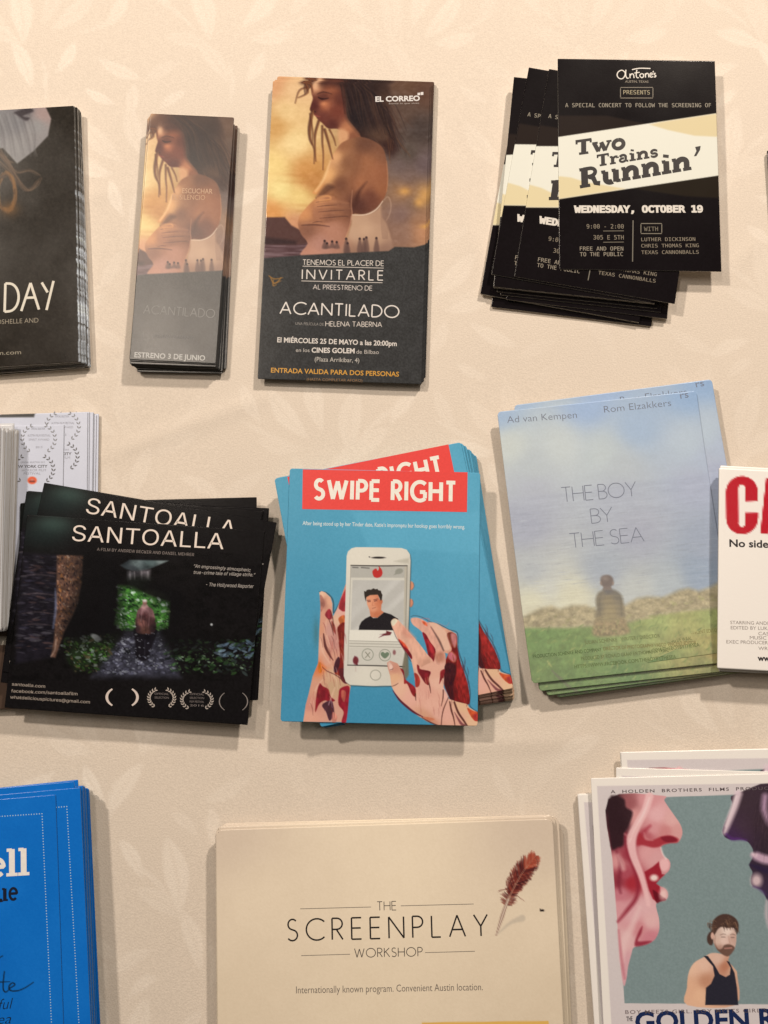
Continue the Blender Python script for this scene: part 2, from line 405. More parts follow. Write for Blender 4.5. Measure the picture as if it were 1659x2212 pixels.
SLAB = {                                                   # heavy slab letters, stroke width factors per stroke
 'T': (.86, [([(.43, 0), (.43, .95)], 1.25), ([(0, .93), (.86, .93)], .7), ([(.05, .72), (.05, .96)], .5), ([(.81, .72), (.81, .96)], .5), sf(.18, .68, .05)]),
 'R': (1.0, [([(.24, 0), (.24, .95)], 1.25), sf(0, .5, .05), sf(0, .4, .93), (cat([(.2, .93)], arc(.5, .72, .26, .21, 90, -90), [(.2, .51)]), .72), ([(.46, .5), (.66, .4), (.76, .12), (.98, .06)], .95)]),
 'w': (1.02, [([(.1, .64), (.34, .02)], 1.1), ([(.34, .02), (.52, .6)], .55), ([(.48, .64), (.7, .02)], 1.1), ([(.7, .02), (.92, .62)], .55), sf(0, .3, .64, .5), sf(.76, 1.04, .64, .5)]),
 'o': (.72, [(arc(.36, .33, .27, .3, 90, 450, 24), 1.0)]),
 'r': (.6, [([(.2, 0), (.2, .64)], 1.1), sf(0, .42, .05), sf(0, .2, .62), (arc(.44, .36, .22, .24, 160, 60, 8), .75), ([(.54, .56), (.56, .44)], .9)]),
 'a': (.68, [(cat([(.06, .5)], arc(.28, .46, .2, .16, 140, 0, 10), [(.48, .1)], [(.66, .06)]), .85), (arc(.26, .19, .2, .15, 60, 330, 14), .75)]),
 'i': (.46, [([(.23, 0), (.23, .64)], 1.1), sf(0, .46, .05), sf(.02, .2, .62), ([(.22, .82), (.24, .98)], 1.05)]),
 'n': (.92, [([(.2, 0), (.2, .64)], 1.1), sf(0, .42, .05), sf(0, .2, .62), (cat([(.22, .44)], arc(.48, .4, .22, .2, 140, 0, 10), [(.7, 0)]), 1.05), sf(.52, .92, .05)]),
 'u': (.92, [(cat([(.2, .62), (.2, .25)], arc(.42, .23, .22, .19, 180, 300, 10)), 1.05), sf(0, .2, .62), ([(.7, 0), (.7, .64)], 1.1), sf(.5, .7, .62), sf(.7, .92, .05)]),
 's': (.56, [(cat(arc(.28, .46, .19, .16, 30, 240, 10), arc(.28, .18, .2, .15, 80, -140, 10)), .8), ([(.48, .62), (.48, .44)], .4), ([(.08, .2), (.08, .02)], .4)]),
 'e': (.7, [(cat([(.1, .36), (.6, .36)], arc(.35, .34, .26, .29, 5, 315, 20)), .8)]),
 'l': (.5, [([(.25, 0), (.25, .98)], 1.15), sf(0, .5, .05), sf(.02, .25, .95)]),
 '’': (.2, [([(.16, 1.0), (.04, .68)], .9)]),
}

# ------------------------------------------------------------------ the tablecloth
def make_cloth():
    x = np.linspace(-.62, .62, 860); y = np.linspace(.76, -.58, 930)
    X, Y = np.meshgrid(x, y); D = np.zeros(X.shape)
    r = np.random.default_rng(5)
    def leaf(cx, cy, ang, L, wd, a, bend):
        m = L * .75
        i0, i1 = np.searchsorted(x, (cx - m, cx + m)); j0, j1 = np.searchsorted(-y, (-(cy + m), -(cy - m)))
        if i1 <= i0 or j1 <= j0: return
        sl = np.s_[j0:j1, i0:i1]; dx, dy = X[sl] - cx, Y[sl] - cy
        c, s = math.cos(ang), math.sin(ang); u, v = (c * dx + s * dy) / L, (-s * dx + c * dy) / wd
        v = v - bend * (u * u - .1)
        prof = np.clip(1 - (2 * np.abs(u)) ** 1.6, 0, 1) ** .9 * (1 + .5 * u)
        e = np.clip((prof * .5 - np.abs(v)) * 9 + .3, 0, 1) * np.clip((.52 - np.abs(u)) * 14, 0, 1)
        vein = np.clip(1 - np.abs(v) * 10, 0, 1) * .55
        D[sl] = np.maximum(D[sl], a * e * (1 - vein))
    gx, gy = .112, .084
    motif = [(-.030, .020, 100, .070, .021), (.000, .034, 78, .062, .017), (.027, .022, 48, .060, .018), (.040, -.006, 12, .046, .014), (-.044, -.004, 150, .052, .016), (-.016, -.030, 118, .056, .015), (.018, -.034, 62, .040, .012),
             (.066, .030, 60, .044, .013), (-.070, .036, 128, .040, .012), (.070, -.036, -28, .052, .013), (-.066, -.042, 205, .044, .012), (.002, .066, 96, .036, .012), (.034, .060, 30, .034, .010), (-.030, .062, 140, .032, .010)]
    for row in range(-9, 12):
        for q in range(-8, 8):
            cx = q * gx + (row % 2) * gx / 2 + .02; cy = row * gy + .03; m = -1 if row % 2 else 1
            for dx, dy, a, L, wd in motif:
                if r.random() < .12: continue
                a = a if m > 0 else 180 - a
                leaf(cx + m * dx * .64 + r.normal() * .002, cy + dy * .64 + r.normal() * .002, math.radians(a) + r.normal() * .08, L * .62, wd * .66, .35 + .65 * r.random() ** 1.3, m * .7)
            for dx, dy, a, L in [(.05, .008, 25, .06), (-.052, .018, 140, .055), (.0, -.05, 95, .05)]:
                leaf(cx + m * dx * .64, cy + dy * .64, math.radians(a if m > 0 else 180 - a), L * .62, .0032, .5, 2.4 * m)
    D *= np.clip(.62 + .55 * vnoise(X * 7, Y * 7), .15, 1.1)
    Z = -.0012 + .0005 * vnoise(X * 14 + 3, Y * 10) + .00025 * vnoise(X * 35, Y * 28 + 9)
    for (px0, py0, px1, py1, amp) in [(150, 430, 300, 400, .5), (940, 250, 1060, 640, .4), (1560, 600, 1659, 500, .5), (180, 1000, 620, 840, .35), (640, 1620, 1300, 1600, .3)]:
        a, b = at(px0, py0), at(px1, py1); d = b - a; L = np.hypot(*d); d = d / L     # soft creases
        t = (X - a[0]) * d[0] + (Y - a[1]) * d[1]; n = -(X - a[0]) * d[1] + (Y - a[1]) * d[0]
        Z += amp * .0017 * np.exp(-(n / .006) ** 2) * np.clip(t / .03, 0, 1) * np.clip((L - t) / .03, 0, 1)
    Z = np.minimum(Z, -.0001)
    n = 660; g = np.arange(X.size).reshape(X.shape)
    quads = np.stack([g[:-1, :-1], g[1:, :-1], g[1:, 1:], g[:-1, 1:]], -1).reshape(-1, 4)
    me = bpy.data.meshes.new('tablecloth'); co = np.stack([X, Y, Z], -1)
    me.vertices.add(X.size); me.vertices.foreach_set('co', co.astype(np.float32).ravel())
    me.loops.add(quads.size); me.loops.foreach_set('vertex_index', quads.astype(np.int32).ravel())
    me.polygons.add(len(quads)); me.polygons.foreach_set('loop_start', (np.arange(len(quads)) * 4).astype(np.int32))
    me.polygons.foreach_set('use_smooth', np.ones(len(quads), bool))
    a = me.attributes.new('damask', 'FLOAT', 'POINT'); a.data.foreach_set('value', D.astype(np.float32).ravel())
    me.update(); me.validate()
    m, nd, l, b = new_mat('damask_cloth')
    at_ = nd.new('ShaderNodeAttribute'); at_.attribute_name = 'damask'
    tc = nd.new('ShaderNodeTexCoord')
    big = nd.new('ShaderNodeTexNoise'); big.inputs['Scale'].default_value = 7; big.inputs['Detail'].default_value = 4
    l.new(tc.outputs['Object'], big.inputs['Vector'])
    mx = nd.new('ShaderNodeMix'); mx.data_type = 'RGBA'
    mx.inputs['A'].default_value = (.700, .634, .562, 1); mx.inputs['B'].default_value = (.792, .735, .668, 1)
    l.new(at_.outputs['Fac'], mx.inputs['Factor'])
    mr = nd.new('ShaderNodeMapRange'); mr.inputs['To Min'].default_value = .97; mr.inputs['To Max'].default_value = 1.03
    l.new(big.outputs['Fac'], mr.inputs['Value'])
    wv = nd.new('ShaderNodeTexNoise'); wv.inputs['Scale'].default_value = 1100; wv.inputs['Detail'].default_value = 2
    l.new(tc.outputs['Object'], wv.inputs['Vector'])
    mr2 = nd.new('ShaderNodeMapRange'); mr2.inputs['To Min'].default_value = .84; mr2.inputs['To Max'].default_value = 1.16
    l.new(wv.outputs['Fac'], mr2.inputs['Value'])
    mu = nd.new('ShaderNodeMath'); mu.operation = 'MULTIPLY'; l.new(mr.outputs['Result'], mu.inputs[0]); l.new(mr2.outputs['Result'], mu.inputs[1])
    vm = nd.new('ShaderNodeVectorMath'); vm.operation = 'SCALE'
    l.new(mx.outputs['Result'], vm.inputs[0]); l.new(mu.outputs[0], vm.inputs['Scale']); l.new(vm.outputs[0], b.inputs['Base Color'])
    b.inputs['Roughness'].default_value = .75; b.inputs['Specular IOR Level'].default_value = .2
    bp = nd.new('ShaderNodeBump'); bp.inputs['Strength'].default_value = .25; bp.inputs['Distance'].default_value = .0006
    l.new(wv.outputs['Fac'], bp.inputs['Height']); l.new(bp.outputs['Normal'], b.inputs['Normal'])
    o = bpy.data.objects.new('tablecloth', me); COL.objects.link(o); me.materials.append(m)
    o['label'] = 'cream damask tablecloth with pale woven leaf sprays under all the flyers'; o['category'] = 'tablecloth'
make_cloth()
PITCH = .0005

def lerp_pose(a, b, t, jit=.0006, jr=.004):
    return (a[0] + (b[0] - a[0]) * t + random.gauss(0, jit), a[1] + (b[1] - a[1]) * t + random.gauss(0, jit), a[2] + (b[2] - a[2]) * t + random.gauss(0, jr))
def stack(kind, z0, n, keys, filler, group, jit=.0006, jr=.004, letters_from=None, snug=False):
    """n sheets on top of z0; keys: {level counted from the bottom: (pose, label)}; the sheets between lie between their neighbours"""
    lv = sorted(keys)
    for k in range(n):
        z = z0 + (k + 1) * PITCH
        if k in keys: kind.put(keys[k][0], z, keys[k][1], group); continue
        lo = max([q for q in lv if q < k], default=lv[0]); hi = min([q for q in lv if q > k], default=lv[-1])
        t = 0 if hi == lo or snug else (k - lo) / (hi - lo)
        j = 1 if snug else random.choice((.4, .7, 1, 1, 1.6, 2.6))
        kind.put(lerp_pose(keys[lo][0], keys[hi][0], t, jit * j, jr * j), z, filler, group, letters=letters_from is not None and k >= letters_from)

# ------------------------------------------------------------------ the cliff picture (invitation card and bookmark share it)
def cliff_picture(k, F, top=-200):
    k.fill(k.field(F, [(240, 130, (222, 160, 112)), (400, 180, (238, 192, 140)), (350, 350, (242, 202, 142)), (270, 480, (215, 160, 95)), (400, 600, (250, 215, 152)), (240, 800, (252, 215, 140)),
        (500, 850, (215, 150, 85)), (560, 930, (195, 130, 72)), (300, 1000, (252, 225, 150)), (450, 1050, (248, 212, 135)), (230, 1180, (228, 155, 88)), (420, 1290, (215, 150, 110)), (250, -150, (195, 130, 95)),
        (1350, 130, (105, 75, 58)), (1500, 180, (102, 72, 58)), (1300, 330, (96, 74, 62)), (1450, 500, (78, 64, 58)), (1350, 700, (88, 74, 64)), (1300, 800, (110, 90, 84)), (1470, 780, (112, 92, 90)),
        (1340, 900, (125, 100, 90)), (1320, 1000, (172, 124, 84)), (1400, 1110, (128, 98, 80)), (1300, 1200, (135, 105, 95)), (1450, 1250, (165, 120, 90)), (1300, 1360, (150, 112, 92)), (1480, 1330, (200, 140, 100)), (900, -150, (88, 62, 52)), (1400, -150, (96, 70, 58))], 1.7, 300))
    for a, b, c, d in [(1490, 1040, 70, 90), (1440, 1100, 40, 40), (1320, 1010, 45, 30), (1500, 1300, 50, 20)]: k.glow(F, (a, b), c, d, (232, 170, 95), .75)
    for y in (880, 940, 1130, 1180): k.glow(F, (330 + y * .2, y), 190, 14, (200, 135, 75), .35, .06)
    k.img += k.noise(9, 14, 8)[..., None]
    # headland, sea
    k.poly(F, [(100, 1225), (330, 1222), (385, 1290), (480, 1340), (540, 1470), (480, 1500), (100, 1500)], (92, 62, 56), 4, 1, False)
    k.poly(F, [(100, 1380), (300, 1400), (430, 1420), (420, 1450), (100, 1452)], (58, 42, 42), 8, .8, False)
    k.poly(F, [(100, 1452), (420, 1452), (520, 1440), (520, 1545), (100, 1580)], lambda x, y: np.array((112, 84, 84.)) + 26 * vnoise(x / 30, y / 3)[..., None], 4, 1, False)
    # hair behind
    k.poly(F, [(470, 90), (640, -60), (900, -110), (1120, -20), (1180, 150), (1190, 330), (1230, 500), (1270, 650), (1200, 720), (1100, 640), (900, 560), (840, 400), (800, 180), (560, 130)], (62, 40, 36), 26)
    for i in range(46):
        x0 = 850 + rng.random() * 300; y0 = 60 + rng.random() * 350
        k.line(F, [(x0, y0), (x0 + 60 + rng.random() * 90, y0 + 180), (x0 + 110 + rng.random() * 170, y0 + 330 + rng.random() * 120)], [9, 7, 2], [(45, 32, 32), (92, 62, 50), (70, 48, 44), (118, 78, 52)][i % 4], 3, .5)
    # face
    k.poly(F, [(548, 110), (640, 60), (800, 110), (838, 260), (850, 400), (960, 560), (820, 600), (780, 500), (690, 490), (640, 445), (606, 418), (588, 392), (572, 374), (562, 356), (538, 336), (548, 290), (562, 240), (548, 190)], k.field(F, [(600, 130, (215, 150, 108)), (700, 150, (150, 86, 60)), (650, 240, (92, 50, 42)), (660, 290, (186, 110, 76)), (580, 300, (88, 44, 40)), (760, 350, (120, 62, 48)), (650, 400, (110, 58, 48)), (720, 470, (92, 48, 42)), (800, 250, (98, 52, 42)), (840, 500, (190, 122, 84)), (900, 560, (140, 86, 62))], 1.7, 60), 3)
    k.poly(F, [(596, 128), (640, 150), (720, 140), (800, 165), (832, 250), (850, 400), (930, 500), (1000, 560), (1120, 600), (1190, 560), (1200, 330), (1180, 120), (1100, -30), (900, -120), (640, -70), (480, 30), (470, 100), (520, 112)], k.field(F, [(560, 100, (96, 58, 46)), (700, 120, (70, 40, 36)), (850, 250, (44, 32, 32)), (930, 400, (40, 33, 34)), (1000, 200, (48, 36, 34)), (1080, 420, (58, 42, 38)), (1150, 300, (84, 60, 48)), (800, 0, (62, 42, 36)), (1000, -40, (70, 50, 42)), (1120, 540, (92, 66, 52)), (540, 60, (120, 78, 56))], 1.6, 200), 16, .92)
    for i in range(60):
        t = rng.random(); x0, y0 = 640 + 420 * t, -60 + 240 * t * t + rng.random() * 90; q = rng.random()
        k.line(F, [(x0, y0), (x0 + 120 + 60 * q, y0 + 110 + 50 * q), (x0 + 150 + 110 * q, y0 + 250 + 100 * q), (x0 + 170 + 180 * q, y0 + 400 + 120 * q)], [3, 9, 7, 2], [(34, 25, 26), (66, 46, 42), (46, 34, 34), (92, 64, 50), (38, 30, 32)][i % 5], 3, .45)
    for i in range(16): k.line(F, [(640 - i * 9, 60 + i * 3), (580 - i * 6, 105 + i * 3), (540 - i * 3, 150 + i * 4)], [3, 8, 2], [(58, 36, 32), (130, 84, 58), (84, 50, 40)][i % 3], 3, .6)
    k.line(F, [(600, 205), (650, 188), (720, 205)], [4, 9, 3], (60, 34, 32), 3, .8)
    k.line(F, [(608, 232), (640, 246), (690, 240)], [6, 14, 5], (42, 24, 26), 3, .9)
    k.glow(F, (584, 130), 26, 44, (240, 185, 140), .8); k.glow(F, (655, 285), 28, 18, (214, 134, 90), .7)
    k.line(F, [(575, 378), (600, 388), (625, 392)], [7, 9, 4], (160, 80, 66), 2, .8)
    k.line(F, [(560, 345), (585, 352)], 8, (50, 26, 28), 3, .8)
    # neck light, torso
    k.poly(F, [(780, 492), (850, 520), (850, 590), (790, 640), (770, 560)], (222, 162, 115), 8, .9)
    k.poly(F, [(800, 610), (880, 575), (960, 560), (1060, 590), (1140, 650), (1172, 760), (1180, 900), (1172, 1010), (1140, 1085), (1070, 1160), (980, 1198), (895, 1198), (880, 1280), (830, 1400), (810, 1520), (470, 1545), (520, 1440), (470, 1370), (440, 1290), (450, 1220), (520, 1130), (600, 1045), (560, 1020), (640, 930), (705, 760), (740, 690)],
        k.field(F, [(800, 640, (150, 96, 66)), (760, 720, (240, 178, 122)), (690, 880, (244, 180, 116)), (600, 1010, (232, 160, 96)), (840, 760, (136, 88, 62)), (1000, 760, (150, 96, 66)), (1100, 850, (150, 92, 64)), (950, 950, (170, 108, 74)), (780, 950, (116, 72, 54)), (1050, 1050, (112, 66, 52)), (930, 1120, (88, 52, 44)), (1120, 1000, (158, 98, 66)), (700, 1080, (150, 96, 66)), (800, 1150, (142, 90, 66)), (500, 1200, (222, 150, 96)), (620, 1200, (160, 102, 74)), (520, 1320, (140, 92, 72)), (720, 1330, (188, 130, 104)), (620, 1450, (190, 135, 115)), (1000, 650, (108, 70, 54)), (1140, 700, (130, 84, 62)), (560, 1530, (200, 140, 115))], 1.8, 200), 3)
    k.poly(F, [(640, 985), (690, 950), (740, 975), (700, 1010), (640, 1055), (590, 1060)], (70, 42, 38), 8, .6)
    k.poly(F, [(900, 1090), (930, 1010), (1010, 930), (960, 1010), (925, 1130), (890, 1190), (885, 1130)], (84, 50, 42), 8, .8)
    k.line(F, [(890, 1000), (880, 1120), (886, 1200), (860, 1320), (820, 1420)], [4, 8, 10, 7, 4], (206, 146, 112), 3, .7)
    for y, x0, x1 in [(1065, 590, 740), (1115, 600, 860), (1160, 600, 870), (1210, 640, 860), (1290, 470, 700)]:
        k.line(F, [(x0, y), ((x0 + x1) / 2, y - 4), (x1, y + 10)], [4, 11, 4], (84, 52, 46), 3, .75)
        k.line(F, [(x0, y - 16), ((x0 + x1) / 2, y - 21), (x1, y - 8)], [4, 9, 3], (206, 140, 98), 4, .5)
    k.poly(F, [(592, 1080), (640, 1052), (700, 1046), (760, 1070), (850, 1098), (872, 1150), (868, 1215), (800, 1236), (690, 1262), (620, 1268), (570, 1230), (568, 1140)], k.field(F, [(620, 1080, (214, 146, 100)), (700, 1070, (190, 126, 88)), (820, 1110, (150, 98, 72)), (620, 1200, (176, 116, 84)), (760, 1180, (160, 106, 78)), (850, 1180, (128, 82, 62)), (700, 1240, (142, 92, 70))], 1.6, 100), 6, .8)
    for x0, y0, x1, y1 in [(590, 1100, 700, 1084), (600, 1136, 760, 1122), (610, 1180, 820, 1166), (620, 1232, 850, 1214), (560, 1270, 640, 1262)]:
        k.line(F, [(x0, y0), ((x0 + x1) / 2, y0 - 10), (x1, y1)], [2, 7, 2], (70, 42, 38), 2, .65)
    k.line(F, [(705, 760), (672, 860), (640, 930), (585, 1010)], [8, 22, 20, 10], (252, 200, 140), 5, .7)
    k.poly(F, [(960, 700), (1080, 720), (1130, 850), (1090, 960), (1010, 900), (960, 800)], (178, 114, 78), 40, .5); k.line(F, [(960, 600), (940, 760), (900, 920), (885, 1100)], [10, 26, 22, 10], (104, 64, 48), 22, .3)
    k.line(F, [(1172, 760), (1182, 900), (1172, 1010)], [4, 8, 4], (206, 136, 92), 3, .6)
    k.line(F, [(600, 1065), (690, 1048), (705, 1075), (620, 1090)], 12, (232, 160, 100), 4, .7)
    k.img += k.noise(5, 5)[..., None]
    # dress
    k.poly(F, [(890, 1206), (1000, 1204), (1090, 1165), (1125, 1130), (1135, 1220), (1180, 1300), (1195, 1520), (805, 1520), (850, 1390), (882, 1280)], k.field(F, [(950, 1240, (205, 162, 130)), (1080, 1220, (190, 146, 116)), (900, 1380, (214, 172, 140)), (1100, 1400, (208, 164, 130)), (1000, 1320, (222, 178, 142)), (900, 1500, (150, 110, 90)), (1150, 1490, (150, 112, 94)), (840, 1450, (176, 126, 102))], 1.6, 200), 5, .82)
    k.line(F, [(890, 1204), (1000, 1202), (1085, 1160), (1140, 1090)], [6, 9, 6], (240, 206, 176), 2, .9)
    k.line(F, [(1150, 1080), (1185, 1055), (1208, 1110), (1200, 1190), (1170, 1250)], [6, 7, 6], (206, 166, 138), 3, .55)
    for i in range(6): k.line(F, [(1125 + i * 11, 1150 + i * 9), (1130 + i * 10, 1300), (1140 + i * 8, 1400)], 5, (150, 112, 92), 3, .6)
    # loose hair in front
    for P, w in [([(560, 340), (535, 480), (540, 580), (572, 660), (572, 780)], [26, 30, 22, 9, 3]), ([(610, 430), (580, 540), (580, 660), (586, 760)], [22, 20, 10, 4]), ([(640, 470), (640, 600), (648, 700), (645, 830)], [18, 14, 8, 3]),
                 ([(660, 500), (690, 600), (710, 680), (725, 740)], [24, 18, 12, 4]), ([(700, 500), (735, 570), (750, 630)], [14, 10, 4]), ([(540, 370), (560, 520), (556, 620)], [14, 10, 3]), ([(520, 150), (450, 175), (415, 280)], [16, 9, 3]), ([(500, 110), (520, 190), (440, 235)], [24, 14, 3]), ([(480, 105), (540, 120), (560, 190)], [26, 22, 6])]:
        k.line(F, P, w, (88, 50, 38), 4, .85); k.line(F, [(x + 7, y + 5) for x, y in P], [v * .35 for v in w], (150, 92, 56), 3, .7)
    # the figures on the ridge
    for x, y, h in [(660, 1420, 60), (680, 1440, 40), (722, 1425, 50), (760, 1430, 50), (838, 1402, 120), (850, 1440, 90), (950, 1402, 110), (985, 1405, 110), (1005, 1392, 120), (1088, 1397, 110)]:
        k.ell(F, (x, y), 10, 11, (58, 42, 42), 2); k.poly(F, [(x - 8, y + 10), (x + 10, y + 8), (x + 24, y + h), (x - 22, y + h)], (104, 76, 68), 4, .75)
    # the dark lower field
    P = [(60, 1565), (160, 1562), (480, 1536), (850, 1518), (1190, 1502), (1240, 1468), (1400, 1472), (1530, 1438), (1650, 1425), (1700, 3200), (60, 3200)]
    k.poly(F, P, lambda x, y: np.array((66, 63, 60.)) + 3 * vnoise(x / 14, y / 14)[..., None] + 9 * vnoise(x / 2.1, y / 2.3)[..., None], 3, 1, False)

K_INV = Kind('invitation_card', [(590, 177), (935, 183), (904, 828), (555.5, 819)], .0042, M_CARD, EDGE_DARK, 1.4)
cliff_picture(K_INV, F_CLIFF)
for P in ([(200, 360), (245, 385), (315, 375)], [(215, 375), (240, 420), (300, 400)], [(235, 395), (235, 440), (262, 432)], [(300, 375), (270, 410), (245, 425)]): K_INV.line(F_CLB, P, [8, 10, 4], (176, 122, 58), 2, .8)
WARM = (226, 208, 188)
k = K_INV
k.text(F_CLIFF, 'logo', 'EL CORREO', (1080, 268), (1448, 260), 46, (236, 220, 205), .035)
k.shapes(F_CLIFF, 'logo_mark', [[(1428, 196), (1450, 194), (1450, 214), (1428, 216)], [(1454, 190), (1476, 188), (1476, 212), (1454, 214)]], (236, 220, 205))
k.text(F_CLIFF, 'logo_small_print', 'Siente lo que vives', (1190, 290), (1442, 286), 14, (190, 170, 155))
F = F_CLB
k.stroked(F, 'invitation_lettering', 'TENEMOS EL PLACER DE', (480, 268), (1148, 278), 45, (214, 196, 178), .14, track=.2, space=.34)
k.stroked(F, 'invitation_lettering', 'INVITARLE', (472, 386), (1142, 396), 84, (232, 214, 196), .115, track=.38)
k.rule(F, 'invitation_rule', [((478, 280), (1148, 296)), ((468, 402), (1138, 417))], 5, (220, 202, 184))
k.stroked(F, 'invitation_lettering', 'AL PREESTRENO DE', (565, 470), (1052, 481), 40, (208, 190, 174), .14, track=.2, space=.34)
k.stroked(F, 'title_lettering', 'ACANTILADO', (292, 672), (1272, 706), 104, (240, 222, 204), .105, track=.2)
k.text(F, 'credit_lettering', 'UNA PELÍCULA DE', (418, 765), (652, 772), 24, (150, 138, 126))
k.stroked(F, 'credit_lettering', 'HELENA TABERNA', (668, 776), (1132, 782), 42, (212, 194, 176), .14, track=.2, space=.34)
k.text(F, 'date_lettering', 'El MIÉRCOLES 25 DE MAYO a las 20:00pm', (268, 908), (1256, 940), 42, (232, 214, 196), .022)
k.text(F, 'place_lettering', 'en los', (422, 988), (535, 990), 32, (200, 184, 168)); k.text(F, 'place_lettering', 'CINES GOLEM', (552, 993), (908, 1000), 42, (234, 216, 198), .026)
k.text(F, 'place_lettering', 'de Bilbao', (922, 1003), (1108, 1006), 34, (196, 180, 164)); k.text(F, 'place_lettering', '(Plaza Arrikibar, 4)', (578, 1066), (946, 1076), 38, (206, 190, 172))
k.text(F, 'admission_lettering', 'ENTRADA VALIDA PARA DOS PERSONAS', (216, 1158), (1274, 1192), 40, (222, 156, 58), .016)
k.text(F, 'admission_small_print', '(HASTA COMPLETAR AFORO)', (512, 1225), (972, 1236), 22, (150, 108, 66))
p0 = k.pose()
stack(k, 0, 8, {0: (k.by(('TR', 'BR'), (938, 176), (917, 830), .001), 'lowest invitation card, its right edge showing past the invitation with the clifftop woman'),
   4: (k.by(('TR', 'BR'), (937, 178), (915, 829), .0025), 'invitation card whose gold top rim shows behind the top invitation'),
   7: (p0, 'topmost tall invitation card with a woman in profile above white capitals')},
   'tall invitation card under the top one in its pile, only thin edges showing', 'pile of tall invitation cards', .0003, .002)

K_BK = Kind('bookmark', [(327.6, 247), (506.5, 252.4), (465.6, 786), (277, 776)], .0085, print_mat('bookmark_print', .30, .06, .6), EDGE_DARK, 1.4)
cliff_picture(K_BK, F_BK)
k, F = K_BK, F_DAY
k.text(F, 'slogan_lettering', 'ESCUCHAR', (1175, 760), (1370, 764), 34, (214, 168, 132)); k.text(F, 'slogan_lettering', 'EL SILENCIO', (1110, 800), (1322, 804), 34, (206, 158, 122))
k.stroked(F, 'title_lettering', 'ACANTILADO', (925, 1535), (1382, 1564), 56, (150, 142, 132), .09, track=.2)
k.text(F, 'credit_lettering', 'HELENA TABERNA', (990, 1690), (1250, 1702), 20, (118, 112, 106))
k.text(F, 'date_lettering', 'ESTRENO 3 DE JUNIO', (866, 1818), (1322, 1840), 34, (206, 196, 182), .02)
p0 = k.pose()
stack(k, 0, 17, {0: (k.by(('BR', 'TR'), (489, 797), (514, 262), .0005), 'lowest bookmark, jutting out to the right under the leaning bookmark pile'),
   1: (k.by(('BL', 'TL'), (296, 797), (330, 250), .001), 'bookmark near the bottom of the pile, its dark lower edge showing'), 6: (k.by(('BL', 'TL'), (289, 793), (329, 250), .0035), 'bookmark low in the pile, shifted down so that its foot shows'),
   12: (k.by(('BL', 'TL'), (281, 786), (318, 262), .0065), 'bookmark whose left side peeks out under the top bookmark'), 16: (p0, 'topmost narrow bookmark with a woman in profile above a grey field')},
   'narrow bookmark in the middle of the bookmark pile, only its edge showing', 'pile of narrow bookmarks', .0005, .003)

# ------------------------------------------------------------------ DAY flyer
def day_art(k, F):
    n = k.noise(1, 60, 60, 0, 4); n2 = k.noise(1, 5, 5)
    k.img[:] = np.array((44, 37, 30.)) + 12 * n[..., None] + 10 * n2[..., None] * np.array((1, .9, .8))
    k.poly(F, [(-700, 250), (-60, 224), (140, 205), (290, 195), (330, 280), (310, 390), (215, 490), (110, 570), (20, 470), (-200, 500), (-700, 700)], k.field(F, [(150, 230, (116, 106, 104)), (280, 250, (170, 142, 132)), (240, 330, (150, 142, 136)), (100, 300, (126, 120, 118)), (0, 300, (118, 112, 110)), (120, 480, (146, 138, 132)), (250, 420, (148, 138, 132)), (-300, 400, (110, 100, 100))], 1.7, 60), 5, 1, False)
    for i in range(19):
        x = -120 + i * 17; k.line(F, [(x, 240 + abs(160 - x) * .1), (x + 40, 380), (x + 70 + rng.normal() * 14, 520)], [5, 8, 3], [(86, 80, 78), (160, 152, 144), (110, 104, 100)][i % 3], 5, .4)
    k.poly(F, [(95, 238), (180, 210), (215, 232), (150, 262), (190, 275), (165, 292), (110, 255)], (48, 38, 42), 5, .9)
    for P in ([(-50, 470), (50, 560), (95, 640), (160, 735), (230, 715), (262, 660)], [(0, 500), (70, 600), (130, 690), (190, 740), (240, 680)], [(30, 520), (100, 620), (190, 610), (250, 640)], [(-20, 540), (60, 620), (100, 700)], [(0, 480), (40, 540), (80, 560)]):
        k.line(F, P, [12, 17, 12, 6], (92, 70, 54), 6, .6); k.line(F, [(x + 8, y + 4) for x, y in P], 4, (136, 108, 84), 4, .5); k.line(F, [(x - 9, y + 7) for x, y in P], 4, (112, 86, 66), 4, .45)
    for i in range(40):
        a = rng.random() * 6.28; k.line(F, [(40 + 55 * math.cos(a), 740 + 120 * math.sin(a)), (45 + 60 * math.cos(a + .7), 760 + 125 * math.sin(a + .7)), (40 + 50 * math.cos(a + 1.4), 760 + 110 * math.sin(a + 1.4))], 9, [(96, 68, 46), (128, 86, 46), (60, 44, 34), (150, 104, 58)][i % 4], 5, .6)
    k.glow(F, (60, 860), 60, 50, (140, 92, 44), .6)
    for i in range(90):  # pale right rim, its broken silver glints painted into the print
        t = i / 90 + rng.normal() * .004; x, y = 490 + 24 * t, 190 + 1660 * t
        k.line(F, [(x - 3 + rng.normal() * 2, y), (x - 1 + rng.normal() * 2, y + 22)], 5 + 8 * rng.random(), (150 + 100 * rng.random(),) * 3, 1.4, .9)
    k.img += (k.noise(5, 3) + k.noise(6, 2.2) * (.4 + .6 * np.clip((k.px - 30) / 130, 0, 1)))[..., None]
K_DAY = Kind('film_flyer', [(-253, 257), (162.5, 224.6), (170.8, 784), (-254, 806)], .006, print_mat('day_print', .16, .03, .3), EDGE_GLOSS, 1.6)
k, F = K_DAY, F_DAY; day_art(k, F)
DAYL = {'D': (.52, [[(0, 0), (.02, 1)], cat([(.02, 1)], arc(.16, .5, .36, .49, 85, -85, 14), [(0, 0)])]), 'A': (.66, [[(0, 0), (.34, .98)], [(.34, .98), (.66, .03)], [(.15, .46), (.5, .46)]]), 'Y': (.44, [[(0, .98), (.22, .62)], [(.44, 1.02), (.18, .0)]])}
